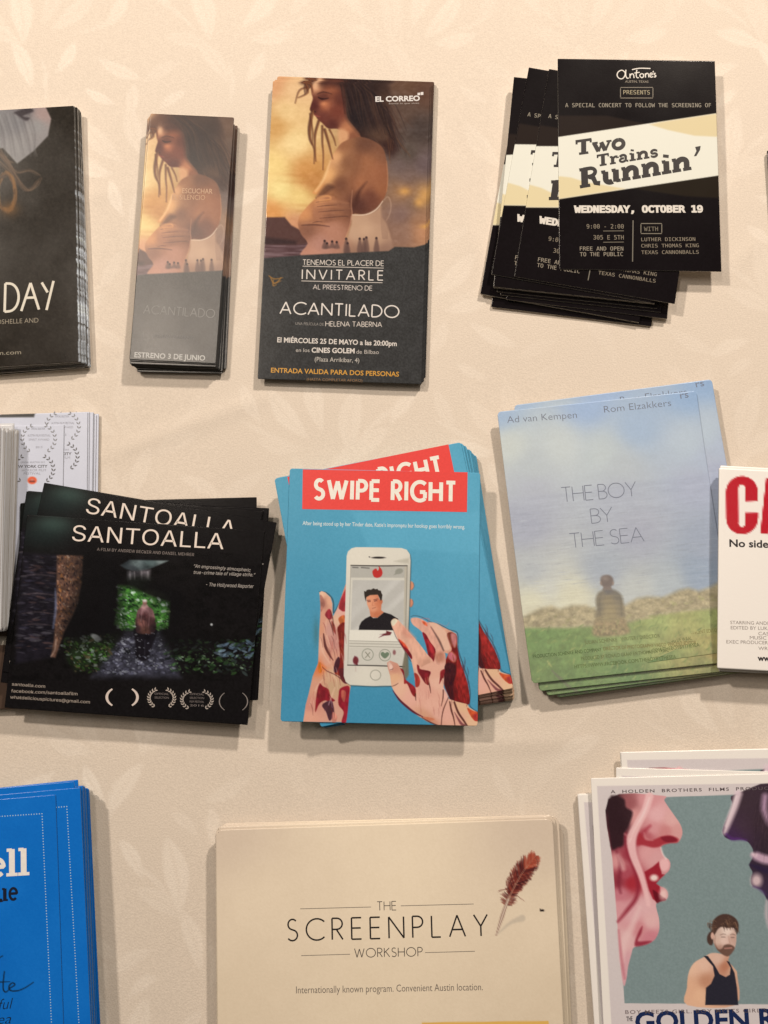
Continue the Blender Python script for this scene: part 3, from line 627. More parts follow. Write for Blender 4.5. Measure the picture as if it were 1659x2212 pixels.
k.stroked(F, 'title_lettering', 'DAY', (30, 1525), (345, 1512), 195, (226, 208, 182), .085, DAYL, .1)
k.text(F, 'credit_lettering', 'DSHELLE AND', (-18, 1606), (248, 1594), 32, (150, 132, 106), -.008); k.text(F, 'web_address', 'film.com', (-60, 1806), (136, 1798), 28, (150, 134, 108))
p0 = k.pose()
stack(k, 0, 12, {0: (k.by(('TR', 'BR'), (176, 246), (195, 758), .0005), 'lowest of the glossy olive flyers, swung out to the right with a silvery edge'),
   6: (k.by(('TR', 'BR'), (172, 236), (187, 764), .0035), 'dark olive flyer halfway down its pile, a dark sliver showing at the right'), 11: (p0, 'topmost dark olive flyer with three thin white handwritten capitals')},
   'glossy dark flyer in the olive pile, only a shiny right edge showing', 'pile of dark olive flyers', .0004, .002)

# ------------------------------------------------------------------ TWO TRAINS concert flyer
K_TT = Kind('concert_flyer', [(1210, 129), (1548, 130), (1554, 582), (1203, 586)], .0075, M_MATTE, EDGE_WHITE, 1.5, .0003)
k, F = K_TT, F_TT
k.img[:] = np.array((23, 17, 18.)) + 3 * k.noise(1, 4)[..., None]
k.poly(F, [(490, 400), (760, 400), (1000, 450), (490, 530)], (44, 33, 28), 6, 1, False); k.poly(F, [(1390, 730), (1390, 860), (1200, 850), (860, 800)], (42, 33, 24), 6, 1, False)
k.poly(F, [(470, 522), (1410, 381), (1410, 730), (460, 870)], (250, 238, 214), 1.6, 1, False)
k.poly(F, [(1060, 436), (1420, 382), (1420, 520), (1250, 512), (1100, 480), (1000, 450)], (240, 214, 164), 4, 1, False)
k.poly(F, [(470, 735), (560, 745), (640, 770), (760, 790), (860, 808), (470, 868)], (243, 218, 168), 4, 1, False)
CREAM = (240, 222, 200); DIM = (150, 132, 108)
SCRIPT = {'a': (222, [[(52, 68), (36, 84), (14, 72), (5, 46), (13, 22), (31, 14), (46, 28), (54, 52), (52, 68)], [(60, 86), (56, 42), (62, 18), (72, 18)], [(80, 16), (82, 52)], [(82, 36), (92, 51), (102, 44), (104, 16)], [(125, 82), (118, 38), (122, 18), (132, 18)], [(108, 56), (140, 60)],
 [(152, 50), (142, 42), (140, 28), (150, 16), (160, 24), (162, 40), (152, 50)], [(172, 16), (173, 50)], [(173, 36), (182, 50), (190, 44), (192, 16)], [(200, 32), (213, 38), (211, 50), (202, 46), (199, 26), (206, 16), (216, 22)], [(222, 66), (219, 54)], [(234, 46), (225, 46), (225, 36), (234, 28), (230, 17), (221, 19)], [(96, 84), (140, 93), (206, 87)]])}
SCRIPT['a'] = (1.0, [catmull(np.array(p, float) / (234, 92), False, 3) for p in SCRIPT['a'][1]])
k.stroked(F, 'logo', 'a', (815, 206), (1035, 196), 72, CREAM, .085, SCRIPT)
k.text(F, 'logo_small_print', 'AUSTIN, TEXAS', (862, 216), (992, 217), 14, DIM)
k.text(F, 'presents_lettering', 'PRESENTS', (852, 281), (1000, 282), 26, (172, 152, 112), font=FONT_MONO); 
def boxed(k, F, name, x0, y0, x1, y1, w, c): k.rule(F, name, [((x0, y0), (x1, y0)), ((x0, y1), (x1, y1)), ((x0, y0 + w), (x0, y1 - w)), ((x1, y0 + w), (x1, y1 - w))], w, c)
boxed(k, F, 'presents_frame', 836, 243, 1017, 302, 4, (120, 105, 84))
k.text(F, 'announcement_lettering', 'A SPECIAL CONCERT TO FOLLOW THE SCREENING OF', (528, 353), (1342, 353), 25, (158, 142, 118), font=FONT_MONO)
F = F_TTD; INK = (28, 20, 20)
k.stroked(F, 'title_lettering', 'Two', (222, 338), (690, 272), 150, INK, .27, SLAB, .03, shear=.17)
k.stroked(F, 'title_lettering', 'Trains', (425, 446), (1000, 352), 118, INK, .26, SLAB, .06, shear=.17)
k.stroked(F, 'title_lettering', 'Runnin', (262, 648), (1315, 472), 196, INK, .275, SLAB, .05, shear=.17)
k.shapes(F, 'title_lettering', [[(1350, 262), (1402, 252), (1396, 290), (1362, 348), (1338, 350), (1362, 300)]], INK)
k.text(F, 'date_lettering', 'WEDNESDAY, OCTOBER 19', (206, 880), (1425, 877), 66, CREAM, .045, font=FONT_MONO)
k.text(F, 'hours_lettering', '9:00 - 2:00', (326, 1032), (676, 1032), 44, DIM, font=FONT_MONO); k.text(F, 'address_lettering', '305 E 5TH', (390, 1136), (676, 1136), 44, DIM, font=FONT_MONO)
k.text(F, 'admission_lettering', 'FREE AND OPEN', (262, 1240), (672, 1240), 40, (168, 150, 126), font=FONT_MONO); k.text(F, 'admission_lettering', 'TO THE PUBLIC', (262, 1294), (668, 1292), 40, (168, 150, 126), font=FONT_MONO)
k.rule(F, 'divider_line', [((482, 1056), (676, 1054)), ((482, 1162), (676, 1160))], 6, (124, 110, 90)); k.rule(F, 'divider_line', [((764, 955), (759, 1345))], 9, (130, 118, 100))
boxed(k, F, 'with_frame', 838, 985, 1035, 1080, 7, (140, 126, 104)); k.text(F, 'with_lettering', 'WITH', (868, 1056), (1000, 1056), 44, (130, 116, 94), font=FONT_MONO)
for s_, y, x1 in [('LUTHER DICKINSON', 1152, 1352), ('CHRIS THOMAS KING', 1212, 1385), ('TEXAS CANNONBALLS', 1274, 1385)]: k.text(F, 'musician_lettering', s_, (842, y), (x1, y - 4), 36, (150, 132, 108), font=FONT_MONO)
p0 = k.pose(); by = k.by
e = [(1094, 647), (1081, 637), (1073, 630), (1066, 622)]
stack(k, 0, 15, {0: (by(('BL', 'BR'), (1061, 663), (1405, 705), .0005), 'lowest black concert flyer, only its dark foot showing below the fan'),
   1: (by(('BL', 'TL'), (1038, 636), (1121, 183), .001), 'concert flyer furthest left in the fan with a silvery left edge'),
   4: (by(('BL', 'BR'), e[0], (1442, 689), .0025), 'concert flyer in the fan whose lower left corner reaches down furthest above the lowest one'), 5: (by(('BL', 'BR'), e[1], (1437, 676), .003), 'concert flyer in the fan with its lower left corner outlined second from the bottom'),
   6: (by(('BL', 'BR'), e[2], (1430, 668), .0035), 'concert flyer in the fan with its lower left corner outlined third from the bottom'), 7: (by(('BL', 'BR'), e[3], (1424, 659), .004), 'concert flyer in the fan with its lower left corner outlined just under the fanned pair'),
   12: (by(('BL', 'TL'), (1061, 593), (1143.6, 138.5), .006), 'concert flyer second from the left in the fan with cream band and letter W showing'),
   13: (by(('BL', 'TL'), (1110.6, 598), (1186.8, 143.5), .0065), 'concert flyer directly behind the straight top one, letters WE showing'),
   14: (p0, 'topmost black concert flyer lying straight with a cream diagonal band of black lettering')},
   'black concert flyer hidden in the fanned concert pile, only an edge showing', 'fan of black concert flyers', .0002, .001, snug=True)

# ------------------------------------------------------------------ laurel flyer and the tall pile on it
K_LAU = Kind('festival_flyer', [(-281, 924), (136, 921), (130, 1532), (-290, 1536)], .0035, M_SATIN, EDGE_GREY, 1.5, .0003)
k, F = K_LAU, F_LAU
k.img[:] = np.array((205, 200, 204.)) + 3 * k.noise(1, 30)[..., None]
k.poly(V, [(-400, 1345), (200, 1345), (200, 1560), (-400, 1560)], (78, 58, 46), 3, 1, False); k.poly(V, [(-400, 1376), (200, 1374), (200, 1392), (-400, 1395)], (176, 160, 140), 2, 1, False)
k.poly(F, [(-400, 240), (150, 245), (178, 300), (160, 345), (-400, 345)], (62, 58, 54), 4, 1, False)
def wreath(k, F, cx, cy, rx, ry, side, n, size, c, a0=58, sc=1.0):
    polys = []
    for i in range(n):
        t = math.radians(a0 - 2 * a0 * i / (n - 1)); x, y = cx + side * rx * math.cos(t), cy - ry * math.sin(t)
        tx, ty = side * -math.sin(t), -math.cos(t)      # along the arc
        nx, ny = side * math.cos(t), -math.sin(t)
        for q in (1, -1):
            d = np.array([tx * .85 + q * nx * .62, ty * .85 + q * ny * .62]); d /= np.linalg.norm(d); m = np.array([-d[1], d[0]])
            b = np.array([x, y])
            polys.append([b, b + d * size * .45 + m * size * .22, b + d * size, b + d * size * .5 - m * size * .2])
    k.shapes(F, 'laurel_wreath', polys, c)
LG = (136, 130, 128)
wreath(k, F, 620, 500, 262, 235, 1, 8, 58, LG); wreath(k, F, 620, 500, 262, 235, -1, 8, 58, LG)
wreath(k, F, 610, 985, 245, 225, 1, 8, 62, (104, 98, 96)); wreath(k, F, 460, 985, 245, 225, -1, 8, 62, (104, 98, 96))
k.text(F, 'festival_lettering', 'OFFICIAL SELECTION', (500, 350), (720, 350), 34, (160, 154, 156)); k.text(F, 'festival_lettering', 'AUSTIN FILM FESTIVAL', (440, 460), (810, 460), 36, (156, 150, 152)); k.text(F, 'festival_lettering', 'SPIRIT AWARD', (460, 525), (790, 525), 34, (164, 158, 160)); k.text(F, 'festival_lettering', '2015', (570, 645), (680, 645), 32, (150, 144, 146))
k.text(F, 'festival_lettering', 'OFFICIAL SELECTION 2015', (330, 885), (720, 882), 24, (146, 140, 142)); k.text(F, 'festival_lettering', 'NEW YORK CITY', (205, 962), (760, 958), 44, (88, 82, 82), .02)
k.text(F, 'festival_lettering', 'HORROR FILM', (350, 1020), (735, 1016), 38, (160, 154, 156)); k.text(F, 'festival_lettering', 'FESTIVAL', (380, 1070), (650, 1068), 36, (150, 144, 146))
k.ell(F, (515, 1162), 74, 60, (228, 88, 46), 3); k.ell(F, (515, 1165), 40, 30, (206, 92, 70), 3); k.line(F, [(480, 1180), (550, 1180)], 22, (120, 52, 40), 3); k.ell(F, (515, 1150), 20, 12, (190, 130, 110), 3)
p0 = k.pose(); by = k.by
stack(k, 0, 7, {0: (by(('TR', 'BR'), (213.5, 894), (207, 1500), .0005), 'lowest white festival flyer, its blank right rim furthest right in the pile'), 2: (by(('TR', 'BR'), (203, 891), (197, 1500), .0015), 'white festival flyer third from the right in its fanned pile, a pale rim showing'),
   5: (by(('TR', 'BR'), (190, 890.5), (185, 1500), .0025), 'white festival flyer showing the right halves of its laurels beside the top one'), 6: (p0, 'topmost white festival flyer with laurel wreaths and an orange round emblem')},
   'white festival flyer lying in the laurel pile, only a pale rim showing', 'pile of white festival flyers with laurels', .0003, .002)
Z_LAU = .0036
K_TALL = Kind('postcard', [(-560, 937), (3, 923), (-12, 1362), (-575, 1376)], .0186, M_SATIN, plain('postcard_edge', (.50, .46, .40), .6), 6, .0003, .00046)
k = K_TALL; k.img[:] = (205, 196, 188); p0 = k.pose()
pb = k.by(('TR', 'BR'), (41, 930), (27, 1361), .004)
stack(k, Z_LAU, 30, {0: (pb, 'bottom postcard of the tall white block, resting on the laurel flyers'), 11: (lerp_pose(pb, p0, .42, .0004), 'white postcard low in the tall block, standing out as a pale rim'), 29: (p0, 'topmost plain postcard of the tall white block at the left edge')},
   'white postcard inside the tall block of postcards, only its cut edge showing', 'tall block of white postcards', .0007, .003)

# ------------------------------------------------------------------ SANTOALLA flyer
K_SA = Kind('documentary_flyer', [(60.7, 1114), (573.6, 1145), (533, 1563.5), (8, 1531)], .0095, M_MATTE, EDGE_DARK, 1.4, .0003)
k, F = K_SA, F_SA
k.img[:] = np.array((21, 18, 18.)) + 4 * k.noise(1, 4)[..., None]
k.glow(F, (310, 725), 120, 62, (70, 88, 78), .8); k.glow(F, (250, 790), 170, 80, (30, 40, 38), .6)
k.poly(F, [(140, 890), (345, 900), (335, 1200), (310, 1500), (90, 1540), (110, 1150)], (32, 28, 34), 12, 1, False)
k.dabs(F, [(140, 900), (345, 900), (320, 1460), (100, 1500)], 260, [(60, 54, 62), (48, 44, 56), (78, 58, 56), (20, 17, 22), (20, 17, 22), (86, 80, 84)], 8, 34, .03, .22, .12, .75)
for y in (1020, 1130, 1240, 1310): k.line(F, [(130, y + 5), (220, y - 4), (320, y + 8)], [4, 9, 4], (92, 78, 80), 3, .6)
k.poly(F, [(335, 903), (490, 905), (484, 1060), (462, 1180), (425, 1270), (385, 1340), (350, 1430), (325, 1505), (300, 1500), (318, 1400), (330, 1200)], (104, 74, 60), 6, 1, False)
k.dabs(F, [(340, 905), (488, 907), (480, 1060), (455, 1190), (400, 1300), (345, 1420), (325, 1440), (335, 1200)], 420, [(150, 104, 78), (126, 82, 58), (84, 56, 48), (176, 144, 122), (56, 40, 40), (160, 104, 60), (40, 32, 34)], 4, 13, 1.2, .5, .7, .85)
k.line(F, [(325, 1100), (328, 1220), (312, 1330)], [6, 14, 8], (128, 132, 160), 5, .7); k.line(F, [(330, 1400), (322, 1460), (300, 1497)], [10, 8, 5], (160, 130, 112), 3, .8)
k.poly(F, [(492, 905), (690, 930), (700, 1300), (640, 1380), (470, 1390), (400, 1330), (470, 1180)], (17, 14, 15), 10, 1, False)
k.poly(F, [(690, 1075), (790, 1085), (870, 1130), (1000, 1175), (992, 1320), (930, 1350), (740, 1345), (668, 1310), (690, 1200)], (66, 112, 50), 6, 1, False)
k.dabs(F, [(690, 1085), (790, 1090), (870, 1130), (1000, 1180), (990, 1330), (900, 1350), (700, 1340), (670, 1300)], 330, [(74, 136, 48), (88, 150, 60), (40, 76, 34), (24, 42, 26), (150, 166, 150), (190, 198, 190), (24, 34, 24), (110, 130, 84)], 4, 17, .4, .5, .5, .9)
k.poly(F, [(690, 1075), (740, 1080), (1000, 1120), (1000, 1170), (880, 1140), (800, 1100)], (34, 36, 28), 10, .9, False)
k.poly(F, [(705, 962), (760, 930), (990, 935), (900, 975), (815, 1003), (740, 985)], k.field(F, [(730, 950, (56, 62, 64)), (800, 945, (104, 114, 112)), (880, 950, (84, 96, 94)), (960, 940, (120, 128, 124)), (780, 985, (58, 62, 64)), (860, 985, (70, 78, 78))], 1.8, 8), 5, 1, False)
k.poly(F, [(748, 998), (884, 988), (880, 1050), (752, 1052)], k.field(F, [(765, 1010, (92, 88, 90)), (800, 1020, (60, 56, 58)), (850, 1010, (112, 102, 104)), (800, 1045, (40, 38, 38)), (830, 1045, (72, 64, 66)), (870, 1040, (120, 110, 110))], 2, 5), 7, .95, False)
for x, w_ in ((764, 7), (790, 6), (832, 10), (868, 7)): k.line(F, [(x, 1000), (x + 2, 1046)], [w_, w_], (150, 140, 140), 3, .75)
k.poly(F, [(745, 1040), (885, 1030), (860, 1100), (780, 1100)], (24, 26, 22), 14, .8)
k.poly(F, [(740, 1350), (940, 1348), (1000, 1470), (1060, 1620), (540, 1620), (640, 1480)], (62, 60, 70), 22, 1, False)
k.dabs(F, [(740, 1355), (930, 1350), (1000, 1480), (1040, 1600), (560, 1600), (640, 1480)], 420, [(110, 108, 124), (84, 82, 98), (150, 150, 158), (44, 42, 50), (30, 30, 34)], 5, 16, .1, .5, .6, .8)
k.poly(F, [(430, 1400), (560, 1385), (690, 1370), (640, 1480), (560, 1560), (450, 1575), (400, 1500)], (34, 46, 26), 22, .9, False)
k.dabs(F, [(350, 1390), (690, 1360), (650, 1490), (560, 1590), (430, 1590)], 300, [(46, 76, 30), (60, 96, 36), (26, 36, 20), (130, 140, 130), (96, 82, 56), (24, 24, 20)], 5, 20, .5, .45, .6, .8)
k.ell(F, (565, 1385), 34, 15, (176, 178, 172), 3, 1, .45)
k.dabs(F, [(960, 1400), (1500, 1400), (1490, 1600), (1000, 1590)], 330, [(40, 66, 34), (54, 84, 40), (24, 34, 22), (22, 26, 24), (70, 104, 58), (60, 70, 66)], 5, 22, 0, .4, .5, .75)
k.dabs(F, [(1280, 1430), (1500, 1410), (1490, 1500), (1270, 1500)], 60, [(98, 118, 138), (130, 150, 166), (64, 76, 84)], 8, 26, -.2, .35, .4, .8)
k.dabs(F, [(1000, 1480), (1490, 1480), (1480, 1600), (1000, 1600)], 70, [(150, 170, 140), (110, 140, 90), (84, 124, 60)], 3, 10, 0, .45, .5, .8)
k.poly(F, [(790, 1330), (920, 1330), (900, 1420), (860, 1520), (800, 1505), (795, 1420)], (26, 22, 28), 6)
k.poly(F, [(803, 1250), (812, 1222), (838, 1204), (868, 1204), (896, 1222), (908, 1260), (918, 1320), (908, 1352), (884, 1366), (812, 1362), (798, 1338), (796, 1300)], k.field(F, [(850, 1215, (176, 128, 128)), (815, 1240, (120, 82, 84)), (895, 1240, (140, 98, 98)), (850, 1260, (96, 58, 58)), (830, 1300, (130, 84, 76)), (880, 1290, (70, 44, 44)), (850, 1340, (104, 68, 58)), (905, 1330, (52, 36, 38)), (805, 1330, (60, 40, 42))], 1.8, 12), 3)
for a_, b_, c_ in [((820, 1250), (846, 1330), (60, 36, 40)), ((880, 1236), (872, 1330), (150, 110, 108)), ((806, 1250), (800, 1335), (44, 30, 34)), ((850, 1240), (856, 1350), (58, 38, 40)), ((836, 1225), (828, 1290), (190, 150, 146))]: k.line(F, [a_, b_], [4, 9, 4], c_, 3, .6)
k.poly(F, [(838, 1192), (864, 1192), (870, 1212), (832, 1212)], (196, 150, 144), 3, .9); k.ell(F, (851, 1180), 13, 16, (150, 106, 98), 3); k.ell(F, (851, 1170), 12, 8, (206, 196, 186), 3); k.line(F, [(852, 1400), (850, 1500)], [3, 8, 4], (60, 56, 64), 3, .7)
k.dabs(F, [(690, 1200), (790, 1210), (800, 1330), (700, 1330)], 60, [(96, 168, 62), (70, 130, 46), (200, 208, 196), (34, 62, 30)], 4, 13, .5, .5, .5, .95)
k.dabs(F, [(915, 1270), (990, 1260), (985, 1335), (920, 1345)], 40, [(88, 170, 56), (60, 120, 40), (150, 190, 120)], 4, 13, .5, .5, .5, .95)
k.dabs(F, [(740, 1360), (930, 1360), (990, 1500), (930, 1590), (640, 1590)], 90, [(170, 170, 180), (130, 130, 146), (196, 196, 196)], 3, 9, .1, .5, .6, .8)
k.dabs(F, [(450, 1420), (680, 1390), (620, 1520), (470, 1560)], 40, [(70, 120, 40), (160, 170, 150), (90, 140, 56)], 3, 12, .4, .45, .6, .8)
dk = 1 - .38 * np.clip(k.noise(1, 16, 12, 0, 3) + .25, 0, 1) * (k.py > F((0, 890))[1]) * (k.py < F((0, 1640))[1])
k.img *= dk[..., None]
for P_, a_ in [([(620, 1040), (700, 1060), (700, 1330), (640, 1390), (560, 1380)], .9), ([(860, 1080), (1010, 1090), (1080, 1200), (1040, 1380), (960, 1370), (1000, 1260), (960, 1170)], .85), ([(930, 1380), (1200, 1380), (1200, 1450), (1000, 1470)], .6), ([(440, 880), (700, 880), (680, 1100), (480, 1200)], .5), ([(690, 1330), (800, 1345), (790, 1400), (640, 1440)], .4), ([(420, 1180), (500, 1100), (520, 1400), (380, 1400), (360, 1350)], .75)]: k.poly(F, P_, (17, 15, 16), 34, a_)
k.ell(F, (1243, 1310), 7, 7, (170, 168, 164), 2)
k.img += k.noise(3, 3)[..., None]; k.img = np.clip(k.img, 8, 255)
PALE = (232, 208, 186)
k.text(F, 'title_lettering', 'SANTOALLA', (422, 818), (1312, 868), 92, PALE, -.003, font=FONT_GROT)
k.text(F, 'credit_lettering', 'A FILM BY ANDREW BECKER AND DANIEL MEHRER', (570, 876), (1140, 908), 17, (128, 112, 102), font=FONT_GROT)
for s_, a, b, c in [('“An engrossingly atmospheric', (1138, 975), (1472, 1000), 19), ('true-crime tale of village strife.”', (1138, 1012), (1500, 1028), 19), ('- The Hollywood Reporter', (1210, 1084), (1490, 1096), 20)]: k.text(F, 'quotation', s_, a, b, c, (176, 160, 146), 0, .18, font=FONT_GROT)
for s_, a, b in [('santoalla.com', (70, 1668), (265, 1682)), ('facebook.com/santoallafilm', (66, 1708), (455, 1726)), ('whatdeliciouspictures@gmail.com', (60, 1744), (528, 1774))]: k.text(F, 'contact_lettering', s_, a, b, 17, (172, 152, 134), font=FONT_GROT)
for cx, cy, r, c in [(718, 1737, 98, (214, 190, 172)), (950, 1744, 74, (186, 166, 148)), (1157, 1755, 88, (176, 158, 142)), (1372, 1762, 86, (136, 122, 112))]:
    for sd in (-1, 1):
        if cx == 718 or cx == 1372:
            o = [arc(cx, cy, r, 66, 180 - 52, 180 + 52, 12) if sd < 0 else arc(cx, cy, r, 66, 52, -52, 12)][0]; i_ = [arc(cx, cy, r * .84, 60, 180 - 48, 180 + 48, 12) if sd < 0 else arc(cx, cy, r * .84, 60, 48, -48, 12)][0]
            if cx == 1372: i_ = (arc(cx, cy, r * .93, 64, 180 - 50, 180 + 50, 12) if sd < 0 else arc(cx, cy, r * .93, 64, 50, -50, 12))
            k.shapes(F, 'laurel_wreath', [[o[j], o[j + 1], i_[j + 1], i_[j]] for j in range(11)], c)
        else: wreath(k, F, cx, cy, r, 58, sd, 9, 20, c, 56)
for cx, cy, n_ in [(950, 1748, 2), (1157, 1750, 4)]:
    for j in range(n_): k.text(F, 'laurel_lettering', ['OFFICIAL', 'SELECTION', 'FILM FESTIVAL', '2016'][j], (cx - 42, cy - 26 + j * 22), (cx + 42, cy - 24 + j * 22), 11, (120, 106, 98))
p0 = k.pose(); by = k.by
stack(k, Z_LAU, 12, {0: (by(('TR', 'TL'), (553.6, 1076.4), (42, 1089), .004), 'lowest black documentary flyer, its straight top edge showing at the back right'), 3: (by(('TR', 'BR'), (580, 1098.6), (556, 1512), .0056), 'black documentary flyer whose top right corner shows second from the back'),
   6: (by(('TL', 'TR'), (60.7, 1060.7), (570, 1104), .007), 'black documentary flyer whose blank top left corner shows by the laurel flyer'), 10: (by(('TL', 'TR'), (96.4, 1043), (597.5, 1129), .0085), 'tilted black documentary flyer with its pale title half hidden'),
   11: (p0, 'topmost black documentary flyer with its full pale title and a walking figure')},
   'black documentary flyer hidden in the walking figure pile, only an edge showing', 'pile of black documentary flyers', .0002, .001, snug=True)

# ------------------------------------------------------------------ SWIPE RIGHT card
K_SW = Kind('film_card', [(627, 1012.6), (1036, 1020), (1033.6, 1570), (604.6, 1557)], .0125, M_SATIN, EDGE_TEAL, 1.25, .0016)
k, F = K_SW, F_SW
k.fill(k.field(F, [(250, 300, (88, 160, 182)), (1300, 600, (100, 172, 194)), (700, 700, (96, 168, 190)), (250, 1000, (78, 152, 178)), (1150, 1000, (92, 164, 188)), (200, 1700, (66, 142, 172)), (800, 1800, (66, 142, 172)), (600, 1300, (80, 150, 176))], 1.2, 9000))
k.img *= .965; k.img += (3 * k.noise(1, 70) + 2.5 * k.noise(1, 3))[..., None]
k.poly(F, [(560, 535), (1360, 545), (1360, 800), (660, 760)], (106, 176, 198), 8, .35, False)  # paler wedge: the card's diagonal sheen painted into the blue
# left hand
SK = [(225, 168, 140), (206, 140, 116)]
P = F_PH
def skin(k, F, pts): return k.field(F, pts, 1.7, 20)
k.glow(P, (205, 1300), 40, 200, (70, 112, 116), .6)
k.line(P, [(250, 725), (345, 735), (425, 810), (450, 900), (450, 1020), (520, 900), (640, 620)], [6, 14, 16, 12, 6], (52, 60, 62), 2.5, .8)
left = [(252, 735), (285, 716), (335, 735), (408, 805), (434, 890), (434, 1000), (442, 1070), (500, 960), (560, 790), (620, 615), (680, 600), (660, 1300), (640, 1900), (690, 2040), (665, 2183), (625, 2540), (26, 2540), (62, 2300), (100, 2160), (160, 1900), (235, 1720), (240, 1560), (250, 1300), (262, 1080), (270, 900)]
k.poly(P, left, skin(k, P, [(270, 760, (236, 186, 152)), (300, 880, (176, 116, 98)), (400, 860, (226, 166, 134)), (300, 1050, (214, 150, 122)), (400, 1250, (206, 150, 134)), (270, 1250, (216, 150, 118)), (470, 1400, (198, 136, 122)), (260, 1500, (226, 166, 138)), (360, 1700, (218, 158, 132)), (520, 1100, (224, 178, 146)), (560, 1000, (226, 168, 150)), (620, 640, (214, 140, 112)), (270, 1780, (222, 120, 70)), (400, 1880, (212, 166, 132)), (200, 2050, (214, 152, 124)), (450, 2050, (200, 160, 124)), (150, 2300, (210, 140, 120)), (100, 2480, (226, 160, 132)), (500, 2400, (214, 156, 132))]), 1.4, 1, False)
for R, c in [([(330, 1045), (378, 968), (416, 990), (430, 1090), (384, 1112)], (150, 36, 66)), ([(262, 770), (300, 800), (330, 900), (300, 960), (275, 1000), (264, 880)], (168, 108, 92)),
   ([(520, 940), (560, 800), (640, 680), (650, 960), (590, 1000), (548, 980)], (160, 38, 66)), ([(520, 1090), (600, 1050), (640, 1160), (560, 1200), (530, 1150)], (206, 92, 70)),
   ([(505, 1220), (640, 1200), (640, 1900), (610, 1960), (540, 1900), (460, 1850), (480, 1700), (540, 1640), (520, 1420)], (124, 26, 34)), ([(470, 1700), (520, 1630), (540, 1700), (500, 1840), (450, 1830)], (66, 28, 48)),
   ([(520, 1800), (640, 1820), (640, 2000), (560, 1960)], (92, 30, 48)), ([(250, 2000), (300, 2040), (380, 2085), (410, 2183), (470, 2240), (400, 2260), (330, 2240), (250, 2290), (195, 2400), (210, 2180)], (132, 22, 48)),
   ([(290, 2300), (420, 2240), (455, 2380), (440, 2470), (390, 2520), (345, 2400)], (74, 34, 62)), ([(545, 2070), (665, 2040), (665, 2200), (625, 2540), (560, 2540), (590, 2400), (520, 2300), (520, 2160)], (150, 24, 56)),
   ([(560, 2100), (620, 2120), (600, 2260), (560, 2200)], (186, 84, 96)), ([(240, 1700), (300, 1760), (280, 1850), (240, 1840)], (214, 104, 52)), ([(440, 2400), (500, 2460), (480, 2540), (430, 2540)], (206, 130, 110)), ([(420, 1130), (470, 1200), (480, 1320), (440, 1260)], (150, 60, 70))]:
    k.poly(P, R, lambda x, y, c=c: np.array(c, float) * (1 + .16 * vnoise(x / 5, y / 9)[..., None]), 2, .95)
for L, w in [([(310, 1310), (335, 1480), (390, 1600), (445, 1680)], [14, 40, 30, 8]), ([(380, 1100), (420, 1200), (450, 1330)], [8, 14, 6]), ([(290, 1770), (360, 1830), (470, 1880), (580, 1960)], [6, 10, 14, 8]), ([(410, 1000), (436, 1080), (450, 1200)], [8, 12, 8])]: k.line(P, L, w, (92, 44, 40), 2, .9)
for L in ([(350, 1120), (340, 1300), (420, 1500)], [(470, 1150), (500, 1300), (520, 1420)], [(270, 1350), (300, 1560), (400, 1720)], [(120, 2300), (220, 2050), (300, 1950)], [(380, 2300), (440, 2140), (470, 2060)]): k.line(P, L, [8, 22, 8], (236, 188, 158), 3, .6)
for L in ([(430, 1420), (440, 1520)], [(560, 1300), (570, 1450)], [(560, 1500), (590, 1640)], [(150, 2250), (180, 2120)]): k.line(P, L, [6, 20, 6], (176, 80, 66), 3, .6)
# the phone
k.ell(P, (1528, 640), 38, 62, (214, 140, 104), 2); k.ell(P, (1522, 880), 36, 58, (210, 136, 104), 2); k.line(P, [(1560, 600), (1572, 650), (1540, 700)], 7, (120, 78, 60), 2, .7); k.line(P, [(1552, 840), (1560, 890), (1530, 940)], 7, (120, 78, 60), 2, .7)
body = [(632, 230), (650, 165), (700, 120), (760, 104), (1100, 106), (1400, 116), (1470, 140), (1512, 200), (1522, 290), (1508, 800), (1485, 1400), (1455, 1820), (1430, 1960), (1380, 2030), (1000, 2038), (680, 2024), (620, 1980), (592, 1900), (592, 1700), (608, 1100)]
k.poly(P, [(x + 12, y + 16) for x, y in body], (64, 74, 74), 3, .7, False)
k.poly(P, body, k.field(P, [(800, 200, (226, 213, 192)), (1300, 180, (222, 210, 190)), (1495, 600, (196, 186, 168)), (650, 1000, (220, 208, 190)), (650, 1700, (214, 202, 184)), (900, 1900, (222, 210, 190)), (1200, 1980, (214, 203, 184)), (1470, 1500, (172, 162, 142))], 1.4, 60), 1.4, 1, False)
k.poly(P, [(1290, 300), (1500, 255), (1500, 330), (1380, 318)], (182, 172, 152), 5, .7, False)
scr = [(690, 362), (1478, 366), (1440, 1760), (648, 1746)]
k.poly(P, scr, (212, 202, 184), 1.4, 1, False)
k.poly(P, [(690, 366), (1470, 372), (1462, 530), (690, 528)], (182, 174, 160), 2, 1, False)
k.poly(P, [(1440, 370), (1476, 372), (1448, 1240), (1420, 1250)], (188, 176, 156), 2, 1, False)
k.poly(P, [(716, 562), (1436, 566), (1420, 1262), (690, 1256)], lambda x, y: np.array((192, 184, 172.)) + 12 * np.clip(vnoise((x + y) / 22, (x - y) / 200), -.2, 1)[..., None], 1.4, 1, False)
k.poly(P, [(676, 1258), (1420, 1264), (1405, 1420), (668, 1402)], (230, 219, 200), 1.4, 1, False); k.poly(P, [(668, 1500), (1400, 1512), (1440, 1760), (648, 1746)], (204, 194, 178), 5, .7, False)
k.poly(P, [(990, 450), (1010, 415), (1045, 402), (1062, 432), (1082, 405), (1080, 370), (1118, 410), (1132, 465), (1112, 512), (1062, 532), (1012, 516)], (190, 46, 58), 1.4)
